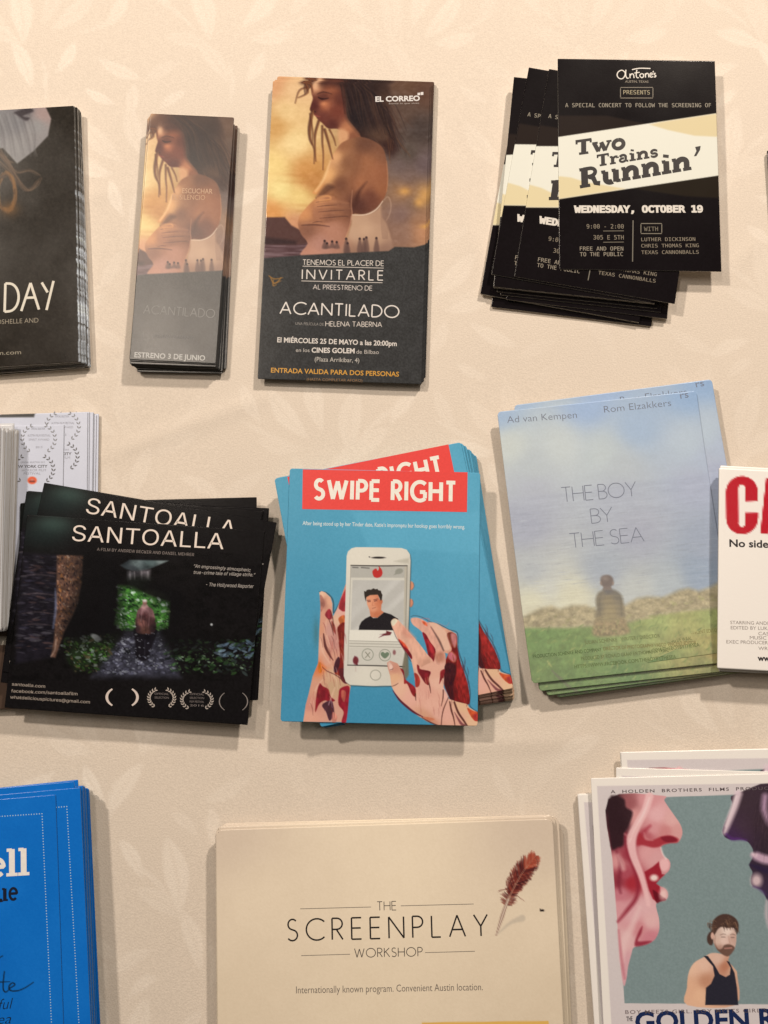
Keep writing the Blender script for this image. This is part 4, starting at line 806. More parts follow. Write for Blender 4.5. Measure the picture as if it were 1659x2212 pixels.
k.ell(P, (1362, 440), 56, 38, (150, 145, 130), 2, 1, -.3); k.poly(P, [(1320, 450), (1284, 496), (1350, 475)], (150, 145, 130), 2, 1, False)
k.line(P, [(718, 385), (790, 390)], 14, (84, 78, 74), 2, .8); k.line(P, [(838, 388), (945, 396)], 14, (84, 78, 74), 2, .8); k.ell(P, (1076, 250), 92, 14, (40, 32, 32), 1.4); k.ell(P, (950, 240), 11, 9, (84, 76, 74), 1.4)
k.poly(P, [(905, 790), (960, 768), (1068, 765), (1090, 830), (1130, 838), (1135, 870), (1118, 905), (1112, 980), (1150, 1010), (1062, 1085), (966, 1082), (952, 985), (916, 900)], k.field(P, [(980, 850, (226, 150, 112)), (930, 900, (230, 158, 120)), (1080, 900, (206, 122, 86)), (1010, 960, (224, 152, 116)), (1050, 1040, (196, 112, 76)), (1120, 870, (190, 104, 72)), (960, 1060, (204, 122, 86))], 1.5, 20), 1.4, 1, False)
k.poly(P, [(898, 860), (880, 790), (874, 716), (900, 722), (912, 700), (950, 692), (966, 698), (1008, 676), (1030, 690), (1062, 684), (1072, 702), (1110, 712), (1116, 740), (1132, 770), (1122, 840), (1104, 850), (1090, 812), (1066, 766), (960, 772), (908, 800)], (52, 42, 36), 1.4, 1, False)
for L, w in [([(915, 845), (960, 842)], 9), ([(1010, 838), (1062, 826)], 10), ([(930, 862), (962, 860)], 12), ([(1018, 856), (1054, 848)], 12)]: k.line(P, L, w, (96, 50, 48), 1.6, .85)
k.line(P, [(990, 958), (1034, 944)], 8, (150, 84, 66), 1.6, .9); k.line(P, [(1000, 860), (988, 910), (1010, 915)], 7, (184, 110, 80), 1.6, .7)
k.poly(P, [(800, 1256), (808, 1200), (838, 1142), (890, 1098), (962, 1062), (1000, 1092), (1060, 1088), (1152, 1010), (1250, 1040), (1352, 1104), (1300, 1200), (1290, 1262)], (32, 27, 30), 1.4, 1, False)
k.poly(P, [(1185, 1268), (1262, 1290), (1240, 1330), (1150, 1338), (1075, 1366), (1140, 1318), (1090, 1322), (1180, 1300)], (104, 34, 54), 1.6, .95, False)
for y in (1408, 1444, 1482): k.line(P, [(672, y), (1390, y + 16)], 6, (120, 112, 100), 1.4, .8)
for c0 in ((925, 1600), (1165, 1608)): k.ell(P, c0, 78, 80, (136, 136, 118), 1.4, 1, 0, 9)
for L in ([(895, 1565), (955, 1640)], [(955, 1572), (893, 1645)]): k.line(P, L, [12, 22, 10], (136, 130, 112), 1.6)
k.poly(P, [(1165, 1655), (1112, 1612), (1112, 1575), (1140, 1562), (1165, 1580), (1195, 1564), (1222, 1580), (1218, 1612)], (112, 124, 100), 1.6)
k.ell(P, (758, 1682), 40, 56, (112, 36, 58), 2.5, .95); k.line(P, [(745, 1620), (760, 1700), (780, 1745)], [8, 30, 20], (112, 36, 58), 2, .9); k.ell(P, (1296, 1570), 22, 34, (130, 70, 72), 2.5, .8); k.line(P, [(755, 1750), (760, 1830)], 10, (190, 160, 150), 3, .6)
k.line(P, [(690, 358), (1080, 364), (1476, 362)], [12, 15, 12], (40, 33, 32), 1.4); k.line(P, [(645, 1746), (1040, 1754), (1440, 1768)], [12, 14, 16], (40, 33, 32), 1.4)
k.line(P, [(690, 366), (648, 1746)], 7, (150, 142, 128), 1.4, .8); k.line(P, [(1476, 366), (1440, 1765)], 9, (112, 104, 92), 1.4, .8)
k.ell(P, (1035, 1886), 72, 70, (160, 153, 136), 1.6, 1, 0, 11); k.poly(P, [(1445, 1560), (1490, 1600), (1500, 1880), (1440, 1980), (1400, 1800)], (116, 108, 88), 3, .9, False)
for i in range(46):
    x, y = 260 + rng.random() * 330, 1150 + rng.random() * 1250; q = rng.random(); x -= max(0, (y - 1700) * .25)
    k.line(P, [(x, y), (x + 10 + 26 * q, y + 60), (x + 20 + 30 * q, y + 110 + 90 * q)], [2, 5 + 8 * q, 2], [(120, 40, 48), (176, 96, 84), (240, 196, 168), (96, 46, 44), (150, 60, 62)][i % 5], 1.8, .55)
# right hand
H = F_HA
def patch(P_, c, so=1.6, al=1): k.poly(H, P_, lambda x, y: np.array(c, float) * (1 + (.06 if c[1] > 100 else .2) * vnoise(x / 4, y / 9)[..., None]), so, al)
k.line(H, [(380, 225), (420, 215), (500, 232), (600, 285), (700, 315), (800, 370), (893, 410), (900, 580), (950, 740), (1010, 920), (1035, 1080), (1030, 1210), (1122, 1280)], [4, 8, 10, 8], (50, 58, 66), 2, .75)
patch([(560, 300), (640, 292), (740, 345), (850, 398), (886, 440), (884, 620), (820, 640), (720, 600), (690, 480), (630, 390)], (216, 156, 128))
k.poly(H, [(560, 305), (640, 298), (720, 345), (780, 420), (810, 580), (740, 590), (700, 480), (640, 390)], (230, 184, 156), 3, .8)
patch([(780, 412), (880, 425), (892, 560), (930, 740), (985, 900), (1022, 1060), (1018, 1196), (880, 1165), (830, 1160), (760, 1020), (735, 900), (745, 760), (790, 640), (830, 580)], (116, 24, 34))
patch([(890, 700), (930, 760), (985, 900), (1018, 1060), (1008, 1180), (930, 1160), (880, 1060), (850, 960), (880, 820)], (152, 34, 44), 3)
patch([(745, 760), (850, 740), (880, 830), (850, 980), (850, 1160), (820, 1150), (760, 1010), (735, 900)], (66, 20, 34), 4); patch([(790, 640), (830, 610), (880, 670), (860, 730), (800, 690)], (206, 108, 116), 4); patch([(780, 420), (850, 410), (830, 560), (800, 500)], (136, 62, 62), 4, .9)
patch([(820, 420), (880, 430), (880, 540), (850, 560)], (214, 140, 130), 4, .8)
patch([(378, 252), (430, 236), (500, 254), (590, 312), (650, 400), (720, 540), (757, 640), (752, 770), (640, 780), (600, 720), (640, 610), (590, 540), (520, 420), (470, 366), (400, 312)], (222, 162, 138))
patch([(505, 405), (545, 420), (590, 500), (650, 590), (640, 690), (622, 724), (575, 670), (545, 540)], (132, 24, 46)); patch([(560, 480), (600, 530), (640, 610), (600, 620)], (170, 40, 60), 3, .8)
k.line(H, [(600, 340), (650, 420), (700, 510), (740, 600)], [6, 16, 22, 16], (92, 66, 60), 3, .8); patch([(500, 275), (545, 290), (560, 330), (520, 310)], (206, 70, 60), 3, .9); patch([(640, 640), (740, 620), (750, 700), (680, 730)], (176, 110, 86), 8, .7)
k.line(H, [(165, 300), (210, 440), (262, 520), (320, 620), (380, 720)], 8, (70, 40, 46), 2, .6)
patch([(160, 290), (172, 262), (200, 246), (238, 262), (300, 330), (390, 430), (470, 520), (560, 640), (628, 722), (640, 840), (500, 980), (440, 1000), (412, 840), (380, 700), (330, 600), (250, 500), (205, 410), (172, 340)], (228, 170, 142))
patch([(162, 290), (175, 262), (205, 250), (232, 268), (215, 300), (180, 330)], (222, 206, 176), 2); patch([(300, 330), (400, 430), (430, 470), (340, 460), (280, 400)], (216, 148, 124), 8, .8)
patch([(242, 474), (300, 520), (352, 590), (392, 660), (384, 694), (320, 610), (270, 540)], (126, 24, 44)); patch([(245, 474), (310, 520), (350, 580), (300, 550)], (222, 74, 60), 3, .8)
patch([(470, 700), (560, 680), (610, 720), (590, 800), (470, 780)], (206, 148, 122), 9, .8)
palm = [(600, 730), (690, 760), (752, 740), (742, 960), (740, 1030), (790, 1130), (890, 1165), (1000, 1190), (1025, 1230), (1112, 1280), (1135, 1310), (1135, 1450), (676, 1430), (560, 1385), (450, 1315), (300, 1192), (200, 1062), (164, 990), (150, 880), (124, 790), (116, 735), (150, 710), (232, 742), (268, 800), (304, 920), (430, 1010), (430, 860), (500, 780)]
k.poly(H, palm, skin(k, H, [(140, 760, (208, 150, 128)), (200, 800, (204, 140, 116)), (200, 900, (226, 172, 132)), (250, 1000, (230, 178, 148)), (400, 1100, (230, 170, 148)), (600, 1200, (230, 172, 148)), (520, 1330, (212, 154, 122)), (680, 1300, (226, 168, 146)), (650, 850, (226, 168, 142)), (680, 950, (230, 176, 150)), (560, 1050, (224, 162, 140)), (780, 1300, (228, 168, 146)), (950, 1200, (226, 178, 138)), (1060, 1400, (230, 182, 142)), (900, 1380, (226, 166, 140)), (600, 1390, (206, 140, 110))]), 1.4, 1, False)
patch([(128, 745), (150, 730), (185, 790), (160, 820), (140, 800)], (226, 184, 164), 2)
for R, c in [([(262, 798), (300, 820), (312, 905), (345, 940), (420, 1000), (436, 1060), (428, 1110), (390, 1080), (340, 970), (305, 965), (300, 880)], (138, 24, 44)), ([(446, 758), (470, 770), (485, 805), (595, 832), (578, 905), (582, 978), (540, 965), (490, 890), (455, 830)], (120, 20, 42)),
   ([(415, 850), (450, 860), (480, 920), (470, 990), (430, 1000), (425, 920)], (168, 44, 54)), ([(706, 830), (756, 808), (740, 900), (726, 910), (692, 970), (700, 900)], (132, 24, 44)), ([(1000, 1232), (1060, 1262), (1128, 1290), (1126, 1372), (1080, 1372), (1030, 1310)], (206, 72, 56)),
   ([(1070, 1300), (1128, 1310), (1128, 1370), (1080, 1372)], (190, 52, 66)), ([(500, 1330), (600, 1340), (640, 1362), (560, 1376)], (206, 118, 84)), ([(720, 1030), (742, 1010), (800, 1130), (770, 1180), (745, 1120)], (226, 170, 150))]: patch(R, c, 2, .95)
for i in range(60):
    q = rng.random()
    if i % 2: x, y = 800 + rng.random() * 200, 640 + rng.random() * 480; k.line(H, [(x, y), (x + 12, y + 50), (x + 26 * q, y + 110)], [2, 6 + 8 * q, 2], [(176, 50, 56), (66, 18, 30), (206, 96, 96), (96, 22, 34)][i % 4], 1.8, .5)
    else: x, y = 430 + rng.random() * 300, 880 + rng.random() * 360; k.line(H, [(x, y), (x + 8, y + 40), (x + 22 * q, y + 90)], [1, 4 + 5 * q, 1], [(206, 140, 120), (240, 196, 170), (150, 70, 66)][i % 3], 1.8, .4)
for L, w in [([(808, 1165), (826, 1260), (850, 1340), (866, 1430)], [14, 20, 14, 8]), ([(858, 1170), (900, 1280), (960, 1370), (1000, 1430)], [20, 24, 22, 16]), ([(792, 1120), (742, 1240), (722, 1330), (714, 1425)], [8, 12, 10, 8]), ([(736, 1035), (734, 1120), (714, 1212)], [12, 12, 5]), ([(578, 960), (590, 1010), (598, 1070)], [12, 12, 4]),
   ([(430, 1080), (434, 1150)], [14, 6]), ([(170, 995), (210, 980), (240, 960)], [4, 8, 3]), ([(150, 812), (175, 806), (182, 792)], [4, 7, 4])]: k.line(H, L, w, (84, 42, 36), 1.8, .9)
k.line(H, [(860, 1280), (930, 1400), (975, 1425)], [4, 30, 26], (96, 36, 46), 2.5, .7)
k.line(H, [(180, 1040), (250, 1140), (330, 1215), (420, 1285), (510, 1330)], [6, 22, 26, 22, 8], (92, 26, 52), 2, .95); k.line(H, [(500, 1340), (590, 1390), (672, 1424)], [6, 14, 10], (58, 34, 44), 2, .8)
k.line(H, [(640, 270), (760, 330), (800, 290)], [3, 5, 2], (206, 120, 130), 2, .5); k.line(H, [(500, 245), (580, 252), (560, 300)], [3, 8, 2], (206, 100, 110), 3, .6)
bl = (k.img[..., 0] > 60) & (k.img[..., 1] < .5 * k.img[..., 0]) & (k.img[..., 2] < k.img[..., 0]); k.img[..., 2] *= np.where(bl, .8, 1); k.img[..., 1] *= np.where(bl, 1.12, 1)
k.img += k.noise(3.5, 3)[..., None]
WHT = (240, 226, 204)
E0 = [(247, 268), (1285, 286), (1281, 537), (243, 518)]
k.shapes(F, 'title_band', [E0], (232, 70, 62), .00004)
k.stroked(F, 'title_lettering', 'SWIPE', (322, 452), (728, 461), 118, WHT, .205, None, .30, z=.00009); k.stroked(F, 'title_lettering', 'RIGHT', (812, 461), (1206, 470), 118, WHT, .205, None, .32, z=.00009)
k.text(F, 'tagline', 'After being stood up by her Tinder date, Katie’s impromptu bar hookup goes horribly wrong.', (245, 618), (1268, 642), 24, (206, 214, 208), .015)
p0 = k.pose(); by = k.by
A = lambda tr, br, z: by(('TR', 'BR'), tr, br, z)
stack(k, 0, 24, {0: (A((1027.4, 984), (1112, 1520), .0005), 'lowest blue film card, tilted, its top right corner furthest right in the fan'), 5: (A((1022, 979), (1112, 1514), .003), 'blue film card in the tilted fan with its top right corner second furthest right'),
   10: (A((1016, 972), (1111, 1508), .0055), 'blue film card in the tilted fan with its top right corner third furthest right'), 15: (A((1007, 963), (1110, 1498), .008), 'blue film card in the tilted fan just behind the second one from the top'),
   19: (A((1000, 958), (1109, 1490), .01), 'blue film card under the tilted one whose red band shows'), 22: (A((995.5, 955.3), (1108, 1484), .0115), 'tilted blue film card with a cut off red title band behind the top card'),
   23: (p0, 'topmost blue film card, straight, with bloodied hands holding a phone')},
   'blue film card in the tilted blue fan, only an edge showing', 'fanned pile of blue film cards', .0002, .001, snug=True)

# ------------------------------------------------------------------ THE BOY BY THE SEA flyer
def curl(u, v): return .0035 * np.clip(-v - .12, 0, 1) ** 2 / .144 + .0010 * np.clip(v - .2, 0, 1) ** 2 / .09
K_BOY = Kind('seaside_flyer', [(1073.3, 888.7), (1504, 845), (1596, 1428), (1149.4, 1475.5)], .0065, print_mat('seaside_print', .30, .08, .55), EDGE_GREY, 1.4, .0022, .0004, curl)
k, F = K_BOY, F_BOY
sky = [(100, 250, (160, 184, 216)), (600, 200, (152, 178, 218)), (1200, 100, (140, 172, 214)), (900, 330, (160, 182, 212)), (150, 430, (212, 214, 206)), (450, 440, (206, 210, 208)), (700, 480, (196, 203, 204)), (1200, 430, (186, 198, 212)), (300, 570, (192, 197, 200)), (800, 560, (186, 191, 197)), (1300, 520, (176, 186, 208)), (800, 690, (178, 181, 194)), (300, 680, (180, 181, 194)), (1250, 640, (174, 178, 198)),
   (250, 900, (172, 173, 188)), (900, 950, (172, 173, 187)), (1300, 1000, (160, 168, 186)), (700, 1150, (170, 176, 186)), (1250, 1180, (150, 164, 184)), (300, 1180, (186, 188, 190)), (350, 1260, (216, 213, 200)), (300, 1340, (238, 228, 190)), (520, 1330, (234, 224, 188)), (900, 1290, (200, 200, 192)), (1100, 1250, (184, 190, 192)), (300, 1420, (228, 216, 180))]
k.fill(k.field(F, sky, 1.8, 500))
k.img += (3 * k.noise(1, 90, 16, -.1) + 2.5 * k.noise(1, 22, 12))[..., None]
yy = k.py - F((0, 660))[1] + .13 * (k.px - F((700, 0))[0])
sea = np.clip(yy / 12, 0, 1)[..., None]
k.img += sea * (9 * k.noise(1, 26, 2.6, -.12, 3) + 5 * k.noise(1, 60, 5, -.1, 2))[..., None] * np.array((1, 1, .8)) - sea * np.array((5, 5, 2))
def wav(k, F, n, box, cols, lmin, lmax):
    for i in range(n):
        x, y = box[0] + rng.random() * (box[2] - box[0]), box[1] + rng.random() * (box[3] - box[1]); L = lmin + rng.random() * (lmax - lmin)
        k.line(F, [(x, y), (x + L / 2, y - L * .07 + rng.normal() * 2), (x + L, y - L * .12)], [1, 4, 1], cols[i % len(cols)], 1.6, .45)
wav(k, F, 150, (180, 820, 1370, 1260), [(140, 143, 158), (196, 198, 204), (146, 150, 166)], 20, 90)
wav(k, F, 70, (230, 1230, 700, 1400), [(244, 236, 205), (200, 190, 160)], 15, 60)
grass = k.field(F, [(300, 1550, (100, 132, 66)), (600, 1650, (100, 128, 62)), (1000, 1480, (150, 160, 88)), (1200, 1600, (170, 152, 84)), (1330, 1450, (150, 158, 86)), (800, 1760, (84, 116, 58)), (350, 1790, (96, 120, 62)), (1300, 1720, (120, 126, 70)), (800, 1560, (130, 146, 80)), (1180, 1500, (166, 164, 92)), (1340, 1640, (178, 142, 74)), (500, 1850, (84, 112, 56))], 1.6, 400)
k.poly(F, [(200, 1490), (250, 1486), (500, 1490), (800, 1470), (1000, 1410), (1370, 1370), (1480, 1350), (1500, 1700), (1480, 1900), (200, 1900)], lambda x, y: grass(x, y) * (1 + .07 * vnoise(x / 4.2, y / 5)[..., None] + .10 * vnoise(x / 16, y / 9)[..., None]), 14, 1, False)
k.poly(F, [(225, 1440), (330, 1388), (400, 1372), (450, 1390), (520, 1368), (600, 1368), (660, 1392), (830, 1368), (900, 1328), (960, 1318), (1050, 1322), (1150, 1278), (1200, 1268), (1260, 1285), (1330, 1262), (1370, 1238), (1480, 1230), (1480, 1370), (1370, 1385), (1000, 1425), (820, 1480), (500, 1500), (225, 1502)], lambda x, y: np.array((170, 150, 112.)) * (1 + .16 * vnoise(x / 9, y / 6)[..., None] + .08 * vnoise(x / 3.4, y / 3)[..., None]), 14, 1, False)
k.dabs(F, [(240, 1430), (600, 1390), (1370, 1290), (1370, 1375), (800, 1470), (250, 1500)], 230, [(190, 168, 124), (140, 120, 90), (156, 138, 92), (200, 180, 134), (150, 148, 86)], 6, 26, -.3, .4, .5, .4)
k.dabs(F, [(250, 1520), (1370, 1400), (1370, 1800), (300, 1800)], 420, [(150, 160, 80), (84, 112, 50), (176, 166, 92), (70, 96, 46), (120, 136, 66)], 5, 24, -.9, .28, .4, .45)
k.poly(F, [(640, 1540), (660, 1450), (700, 1430), (800, 1430), (840, 1480), (850, 1530), (740, 1550)], lambda x, y: np.array((140, 114, 80.)) * (1 + .24 * vnoise(x / 4, y / 4)[..., None]), 8, .9)
k.poly(F, [(664, 1400), (658, 1340), (670, 1300), (694, 1282), (712, 1272), (745, 1272), (780, 1284), (806, 1306), (820, 1350), (828, 1410), (826, 1440), (740, 1470), (660, 1448)], k.field(F, [(728, 1278, (84, 78, 78)), (690, 1300, (112, 98, 80)), (790, 1306, (98, 88, 76)), (730, 1340, (132, 112, 80)), (670, 1380, (104, 92, 74)), (740, 1400, (150, 128, 88)), (815, 1400, (124, 108, 84)), (740, 1450, (148, 128, 88))], 1.7, 25), 7, .96)
for y in range(1312, 1450, 15): k.line(F, [(668, y + 7), (740, y), (822, y + 3)], [3, 6, 3], (98, 82, 62) if y % 2 else (160, 138, 98), 3, .35)
k.line(F, [(690, 1300), (680, 1360), (684, 1430)], [5, 9, 5], (90, 78, 64), 4, .5); k.line(F, [(796, 1310), (806, 1370), (808, 1430)], [5, 9, 5], (90, 78, 64), 4, .5)
k.poly(F, [(704, 1250), (748, 1250), (752, 1280), (700, 1280)], (112, 92, 84), 4, .95, False); k.ell(F, (724, 1231), 34, 36, (112, 92, 86), 4); k.poly(F, [(688, 1232), (690, 1204), (712, 1192), (742, 1194), (760, 1212), (762, 1240), (748, 1254), (702, 1254)], (96, 78, 74), 5, .9)
k.glow(F, (714, 1212), 22, 14, (146, 124, 112), .6); k.ell(F, (690, 1240), 5, 9, (140, 112, 98), 3); k.ell(F, (760, 1240), 5, 9, (140, 112, 98), 3)
k.dabs(F, [(640, 1450), (700, 1430), (830, 1430), (860, 1500), (840, 1540), (650, 1540)], 80, [(150, 126, 86), (120, 100, 70), (170, 148, 104), (130, 128, 76)], 6, 20, -.6, .4, .6, .5)
k.line(F, [(400, 1750), (460, 1810)], [10, 20], (92, 84, 70), 3, .6)
k.img = k.img * .74 + .26 * np.array((186, 182, 164.)) + (k.noise(5, 3))[..., None]  # greyed all over: the sheet's glossy haze is mixed into the print
G = (122, 122, 132)
k.text(F, 'actor_lettering', 'Ad van Kempen', (142, 306), (548, 276), 40, G, -.012); k.text(F, 'actor_lettering', 'Rom Elzakkers', (708, 246), (1098, 206), 40, G, -.012); k.text(F, 'company_mark', 'rs', (1152, 164), (1200, 156), 40, (128, 130, 142), 0)
THIN = dict(CAPS)
k.stroked(F, 'title_lettering', 'THE BOY', (466, 766), (900, 730), 86, G, .052, None, .10, .26); k.stroked(F, 'title_lettering', 'BY', (636, 890), (762, 878), 84, G, .052, None, .06); k.stroked(F, 'title_lettering', 'THE SEA', (514, 1034), (942, 994), 84, G, .052, None, .10, .26)
for s_, a, b, c in [('JULIAN SCHENKE   WRITER / DIRECTOR', (590, 1596), (1030, 1556), (112, 112, 70)), ('DIRECTOR OF PHOTOGRAPHY VASCO VINCENT EDITOR', (700, 1632), (1240, 1596), (128, 112, 64)), ('PRODUCTION SCHENKE AND COMPANY', (290, 1678), (690, 1636), (70, 84, 46)), ('PRODUCED BY RONALD GRAAF EN THOMAS DE WAAL', (570, 1690), (1080, 1640), (98, 104, 60)), ('HTTPS://WWW.FACEBOOK.COM/THEBOYBYTHESEA', (530, 1738), (1120, 1678), (88, 100, 52))]: k.text(F, 'credit_lettering', s_, a, b, 20, c)
p0 = k.pose(); by = k.by
stack(k, 0, 10, {0: (by(('BL', 'TR'), (1204, 1507), (1533, 880), .003), 'lowest seaside flyer, its curled grassy foot sticking out at the bottom right'), 3: (by(('TR', 'BL'), (1521, 866), (1184, 1494), .003), 'seaside flyer whose pale blue top right corner shows right of the top one'),
   6: (by(('BL', 'TL'), (1163, 1493), (1090, 905), .0035), 'seaside flyer with a dark lower left corner just below the top one'), 8: (by(('TL', 'TR'), (1110, 876), (1505, 824), .005), 'seaside flyer whose blue top edge rises behind the top one'), 9: (p0, 'topmost seaside flyer with a boy seen from behind and thin grey title')},
   'seaside flyer hidden in the seaside pile, only an edge showing', 'pile of blue and green seaside flyers', .0002, .001, snug=True)

# ------------------------------------------------------------------ the white card with red capitals
K_CA = Kind('comedy_card', [(1551, 1016), (2096, 1034), (2100, 1478), (1552.6, 1439.5)], .0125, M_GLOSS, EDGE_WHITE, 3, .0004)
k, F = K_CA, F_CA
k.img[:] = (254, 243, 222)
C_out = cat(arc(400, 300, 142, 142, 180, 360, 16) * (1, 1), [(542, 382), (428, 382), (428, 270)], arc(400, 268, 30, 34, 360, 180, 10), [(372, 570)], arc(400, 572, 30, 34, 180, 0, 10), [(430, 480), (545, 482), (545, 530)], arc(402, 530, 142, 142, 0, 180, 16))
k.poly(F, C_out, (190, 14, 34), 1.8, 1, False)
k.poly(F, [(612, 175), (720, 175), (790, 672), (690, 672), (680, 590), (640, 590), (634, 668), (560, 668)], (190, 14, 34), 1.8, 1, False)
k.text(F, 'tagline', 'No sidekick. No', (290, 780), (1010, 800), 62, (44, 38, 38), .024)
for s_, a, b in [('STARRING ANDREW CASE, SARAH', (298, 1462), (1000, 1478)), ('EDITED BY LUKAS KENDALL', (302, 1508), (900, 1520)), ('CASTING', (545, 1560), (760, 1564)), ('MUSIC BY JOHN', (470, 1596), (840, 1604)), ('EXEC PRODUCER MARK ALAN', (264, 1632), (900, 1648)), ('WRITTEN BY', (545, 1690), (840, 1696))]: k.text(F, 'credit_lettering', s_, a, b, 28, (150, 134, 122))
k.text(F, 'web_address', 'www.film.com', (538, 1784), (960, 1796), 44, (34, 28, 30), .04)
p0 = k.pose()
stack(k, .0070, 11, {0: (k.by(('TL', 'BL'), (1553, 1018), (1553, 1437), .0072), 'lowest white card in the red lettered pile, lying on the seaside flyers'), 10: (p0, 'topmost glossy white card with huge red capitals at the right edge')}, 'white card in the red lettered pile, only a thin left edge showing', 'pile of white cards with red capitals', .0003, .002)

# ------------------------------------------------------------------ blue flyer
K_BL = Kind('blue_flyer', [(-296, 1747), (117.3, 1720.8), (142, 2320), (-277, 2350)], .0165, M_SATIN, EDGE_BLUE, 1.6, .0005)
k, F = K_BL, F_BLUE
k.img[:] = np.array((14, 101, 176.)) + (5 * k.noise(1, 80, 80, 0, 2) + 4 * k.noise(1, 3))[..., None]
dots = []
def dot(x, y): a = np.radians(np.arange(0, 360, 60)); dots.append(np.stack([x + 4.6 * np.cos(a), y + 4.6 * np.sin(a)], -1))
for i in range(60): dot(315 - i * 20, 365 + i * 20 * .066)
for i in range(1, 90): dot(315 + i * 21 * .045, 365 + i * 21)
k.shapes(F, 'dotted_border', dots, (170, 190, 205))
k.stroked(F, 'title_lettering', 'ell', (-78, 846), (220, 828), 186, (226, 210, 200), .19, SLAB, .02)
k.stroked(F, 'subtitle_lettering', 'ue', (-40, 1030), (135, 1020), 132, (22, 26, 40), .17, SLAB, .04)
BK = (14, 34, 52)
for P_ in ([(-40, 1640), (70, 1636)], [(30, 1560), (20, 1680), (40, 1715), (70, 1690)], [(62, 1690), (110, 1660), (90, 1645), (66, 1670), (76, 1702), (130, 1704), (190, 1680), (250, 1640)], [(-20, 1462), (18, 1440)]): k.line(F, P_, [9, 11, 7], BK, 1.6)
k.text(F, 'handwriting', 'eful', (-60, 1852), (98, 1838), 70, BK, -.01, .3); k.text(F, 'handwriting', 'tea', (-60, 1960), (82, 1950), 64, BK, -.01, .3)
p0 = k.pose(); by = k.by
stack(k, 0, 32, {0: (by(('TR', 'BR'), (190, 1716), (215, 2310), .0005), 'lowest blue flyer of the thick blue pile at the bottom left'), 12: (by(('TR', 'BR'), (184, 1703), (208, 2306), .0065), 'blue flyer low in the thick blue pile, jutting slightly right'), 24: (by(('TR', 'BR'), (178, 1697), (203, 2302), .0125), 'blue flyer whose bright top corner sticks out past the pile'),
   27: (by(('TR', 'BR'), (172, 1703), (199, 2302), .014), 'blue flyer with a grey rim beneath the second dotted one'), 29: (by(('TR', 'BR'), (160, 1688), (186, 2290), .015), 'blue flyer reaching highest at the back of the thick blue pile'), 30: (by(('TR', 'BR'), (173, 1701), (200, 2300), .0155), 'second blue flyer, its dotted right border showing beside the top one'), 31: (p0, 'topmost blue flyer with white letters ell and a dotted border')},
   'blue flyer inside the thick blue pile, only its edge showing', 'thick pile of blue flyers', .0007, .003)

# ------------------------------------------------------------------ SCREENPLAY WORKSHOP card
K_SP = Kind('workshop_card', [(462.5, 1790), (1192.6, 1772), (1226, 2330), (474, 2346)], .0095, M_SATIN, plain('cream_paper_edge', (.50, .45, .38), .6), 2.2, .0045)
k, F = K_SP, F_SP
k.fill(k.field(F, [(150, 150, (196, 172, 148)), (800, 120, (217, 193, 163)), (1480, 130, (194, 170, 146)), (300, 400, (214, 190, 160)), (900, 350, (219, 195, 164)), (1500, 500, (212, 188, 158)), (150, 900, (206, 182, 152)), (800, 900, (212, 188, 157)), (1550, 900, (204, 180, 150))], 1.3, 5000))
k.img = k.img * 1.035 + 1; k.img += (2 * k.noise(1, 40) + 2 * k.noise(1, 3))[..., None]
k.poly(F, [(985, 952), (1535, 945), (1560, 1120), (985, 1120)], (214, 166, 84), 2, 1, False)
# quill
rach = catmull([(1308, 574), (1330, 505), (1352, 440), (1384, 370), (1424, 300), (1478, 230)], False, 30); NR = len(rach)
for i in range(420):
    t = .40 + .60 * rng.random(); j = min(int(t * (NR - 2)), NR - 2); p = rach[j]; d = rach[j + 1] - rach[j]; d = d / np.hypot(*d); sd = 1 if i % 2 else -1; nn = np.array((-d[1], d[0])) * sd
    L = np.interp(t, [.40, .46, .52, .58, .66, .80, .93, 1], [26, 46, 30, 44, 54, 48, 30, 8]) * (.75 + .4 * rng.random()); lean = np.interp(t, [.40, .52, .6, 1], [.1, .35, 1.0, 1.6])
    q1 = p + (nn * .6 + d * lean * .5) * L * .55; q2 = p + (nn * .82 + d * lean * .75) * L
    c = np.array([(92, 34, 30), (70, 26, 26), (120, 48, 38), (140, 62, 46), (60, 24, 26)][i % 5], float)
    if t > .84: c = c * .4 + np.array((190, 84, 56)) * .6
    if t < .52: c = c * .6 + np.array((150, 110, 92)) * .4
    k.line(F, [p, q1, q2], [3.5, 3.5, 1], c, 1.5, .8)
for P_ in ([(1384, 306), (1356, 330), (1350, 372)], [(1374, 320), (1362, 346), (1366, 378)], [(1396, 280), (1380, 306)], [(1356, 376), (1324, 380), (1318, 388)], [(1396, 400), (1430, 426)], [(1480, 240), (1490, 262), (1480, 296)]): k.line(F, P_, [4, 5, 1.5], (116, 66, 54), 1.5, .8)
k.line(F, rach[:int(NR * .5)], [5, 16, 11], (150, 116, 98), 1.8); k.line(F, rach[:int(NR * .48)], [2, 6, 5], (214, 190, 166), 1.6, .85); k.line(F, rach[int(NR * .48):], [7, 4, 2], (176, 126, 100), 1.5, .7)
k.line(F, [(1315, 568), (1370, 520), (1420, 500)], [5, 14, 30], (182, 164, 142), 4, .6)
k.ell(F, (1507, 466), 10, 6, (40, 30, 28), 1.4); k.ell(F, (1498, 462), 3, 3, (60, 46, 42), 1.4)
k.img += k.noise(2, 3)[..., None]
D = (62, 54, 48)
k.rule(F, 'title_rule', [((458, 459), (765, 451)), ((894, 446), (1210, 438)), ((462, 662), (674, 656)), ((1000, 649), (1216, 643))], 2.6, (118, 104, 92))
k.stroked(F, 'title_lettering', 'THE', (792, 466), (874, 464), 34, (84, 74, 66), .085, track=.2)
k.stroked(F, 'title_lettering', 'SCREENPLAY', (402, 598), (1272, 576), 83, (34, 28, 26), .075, track=.42)
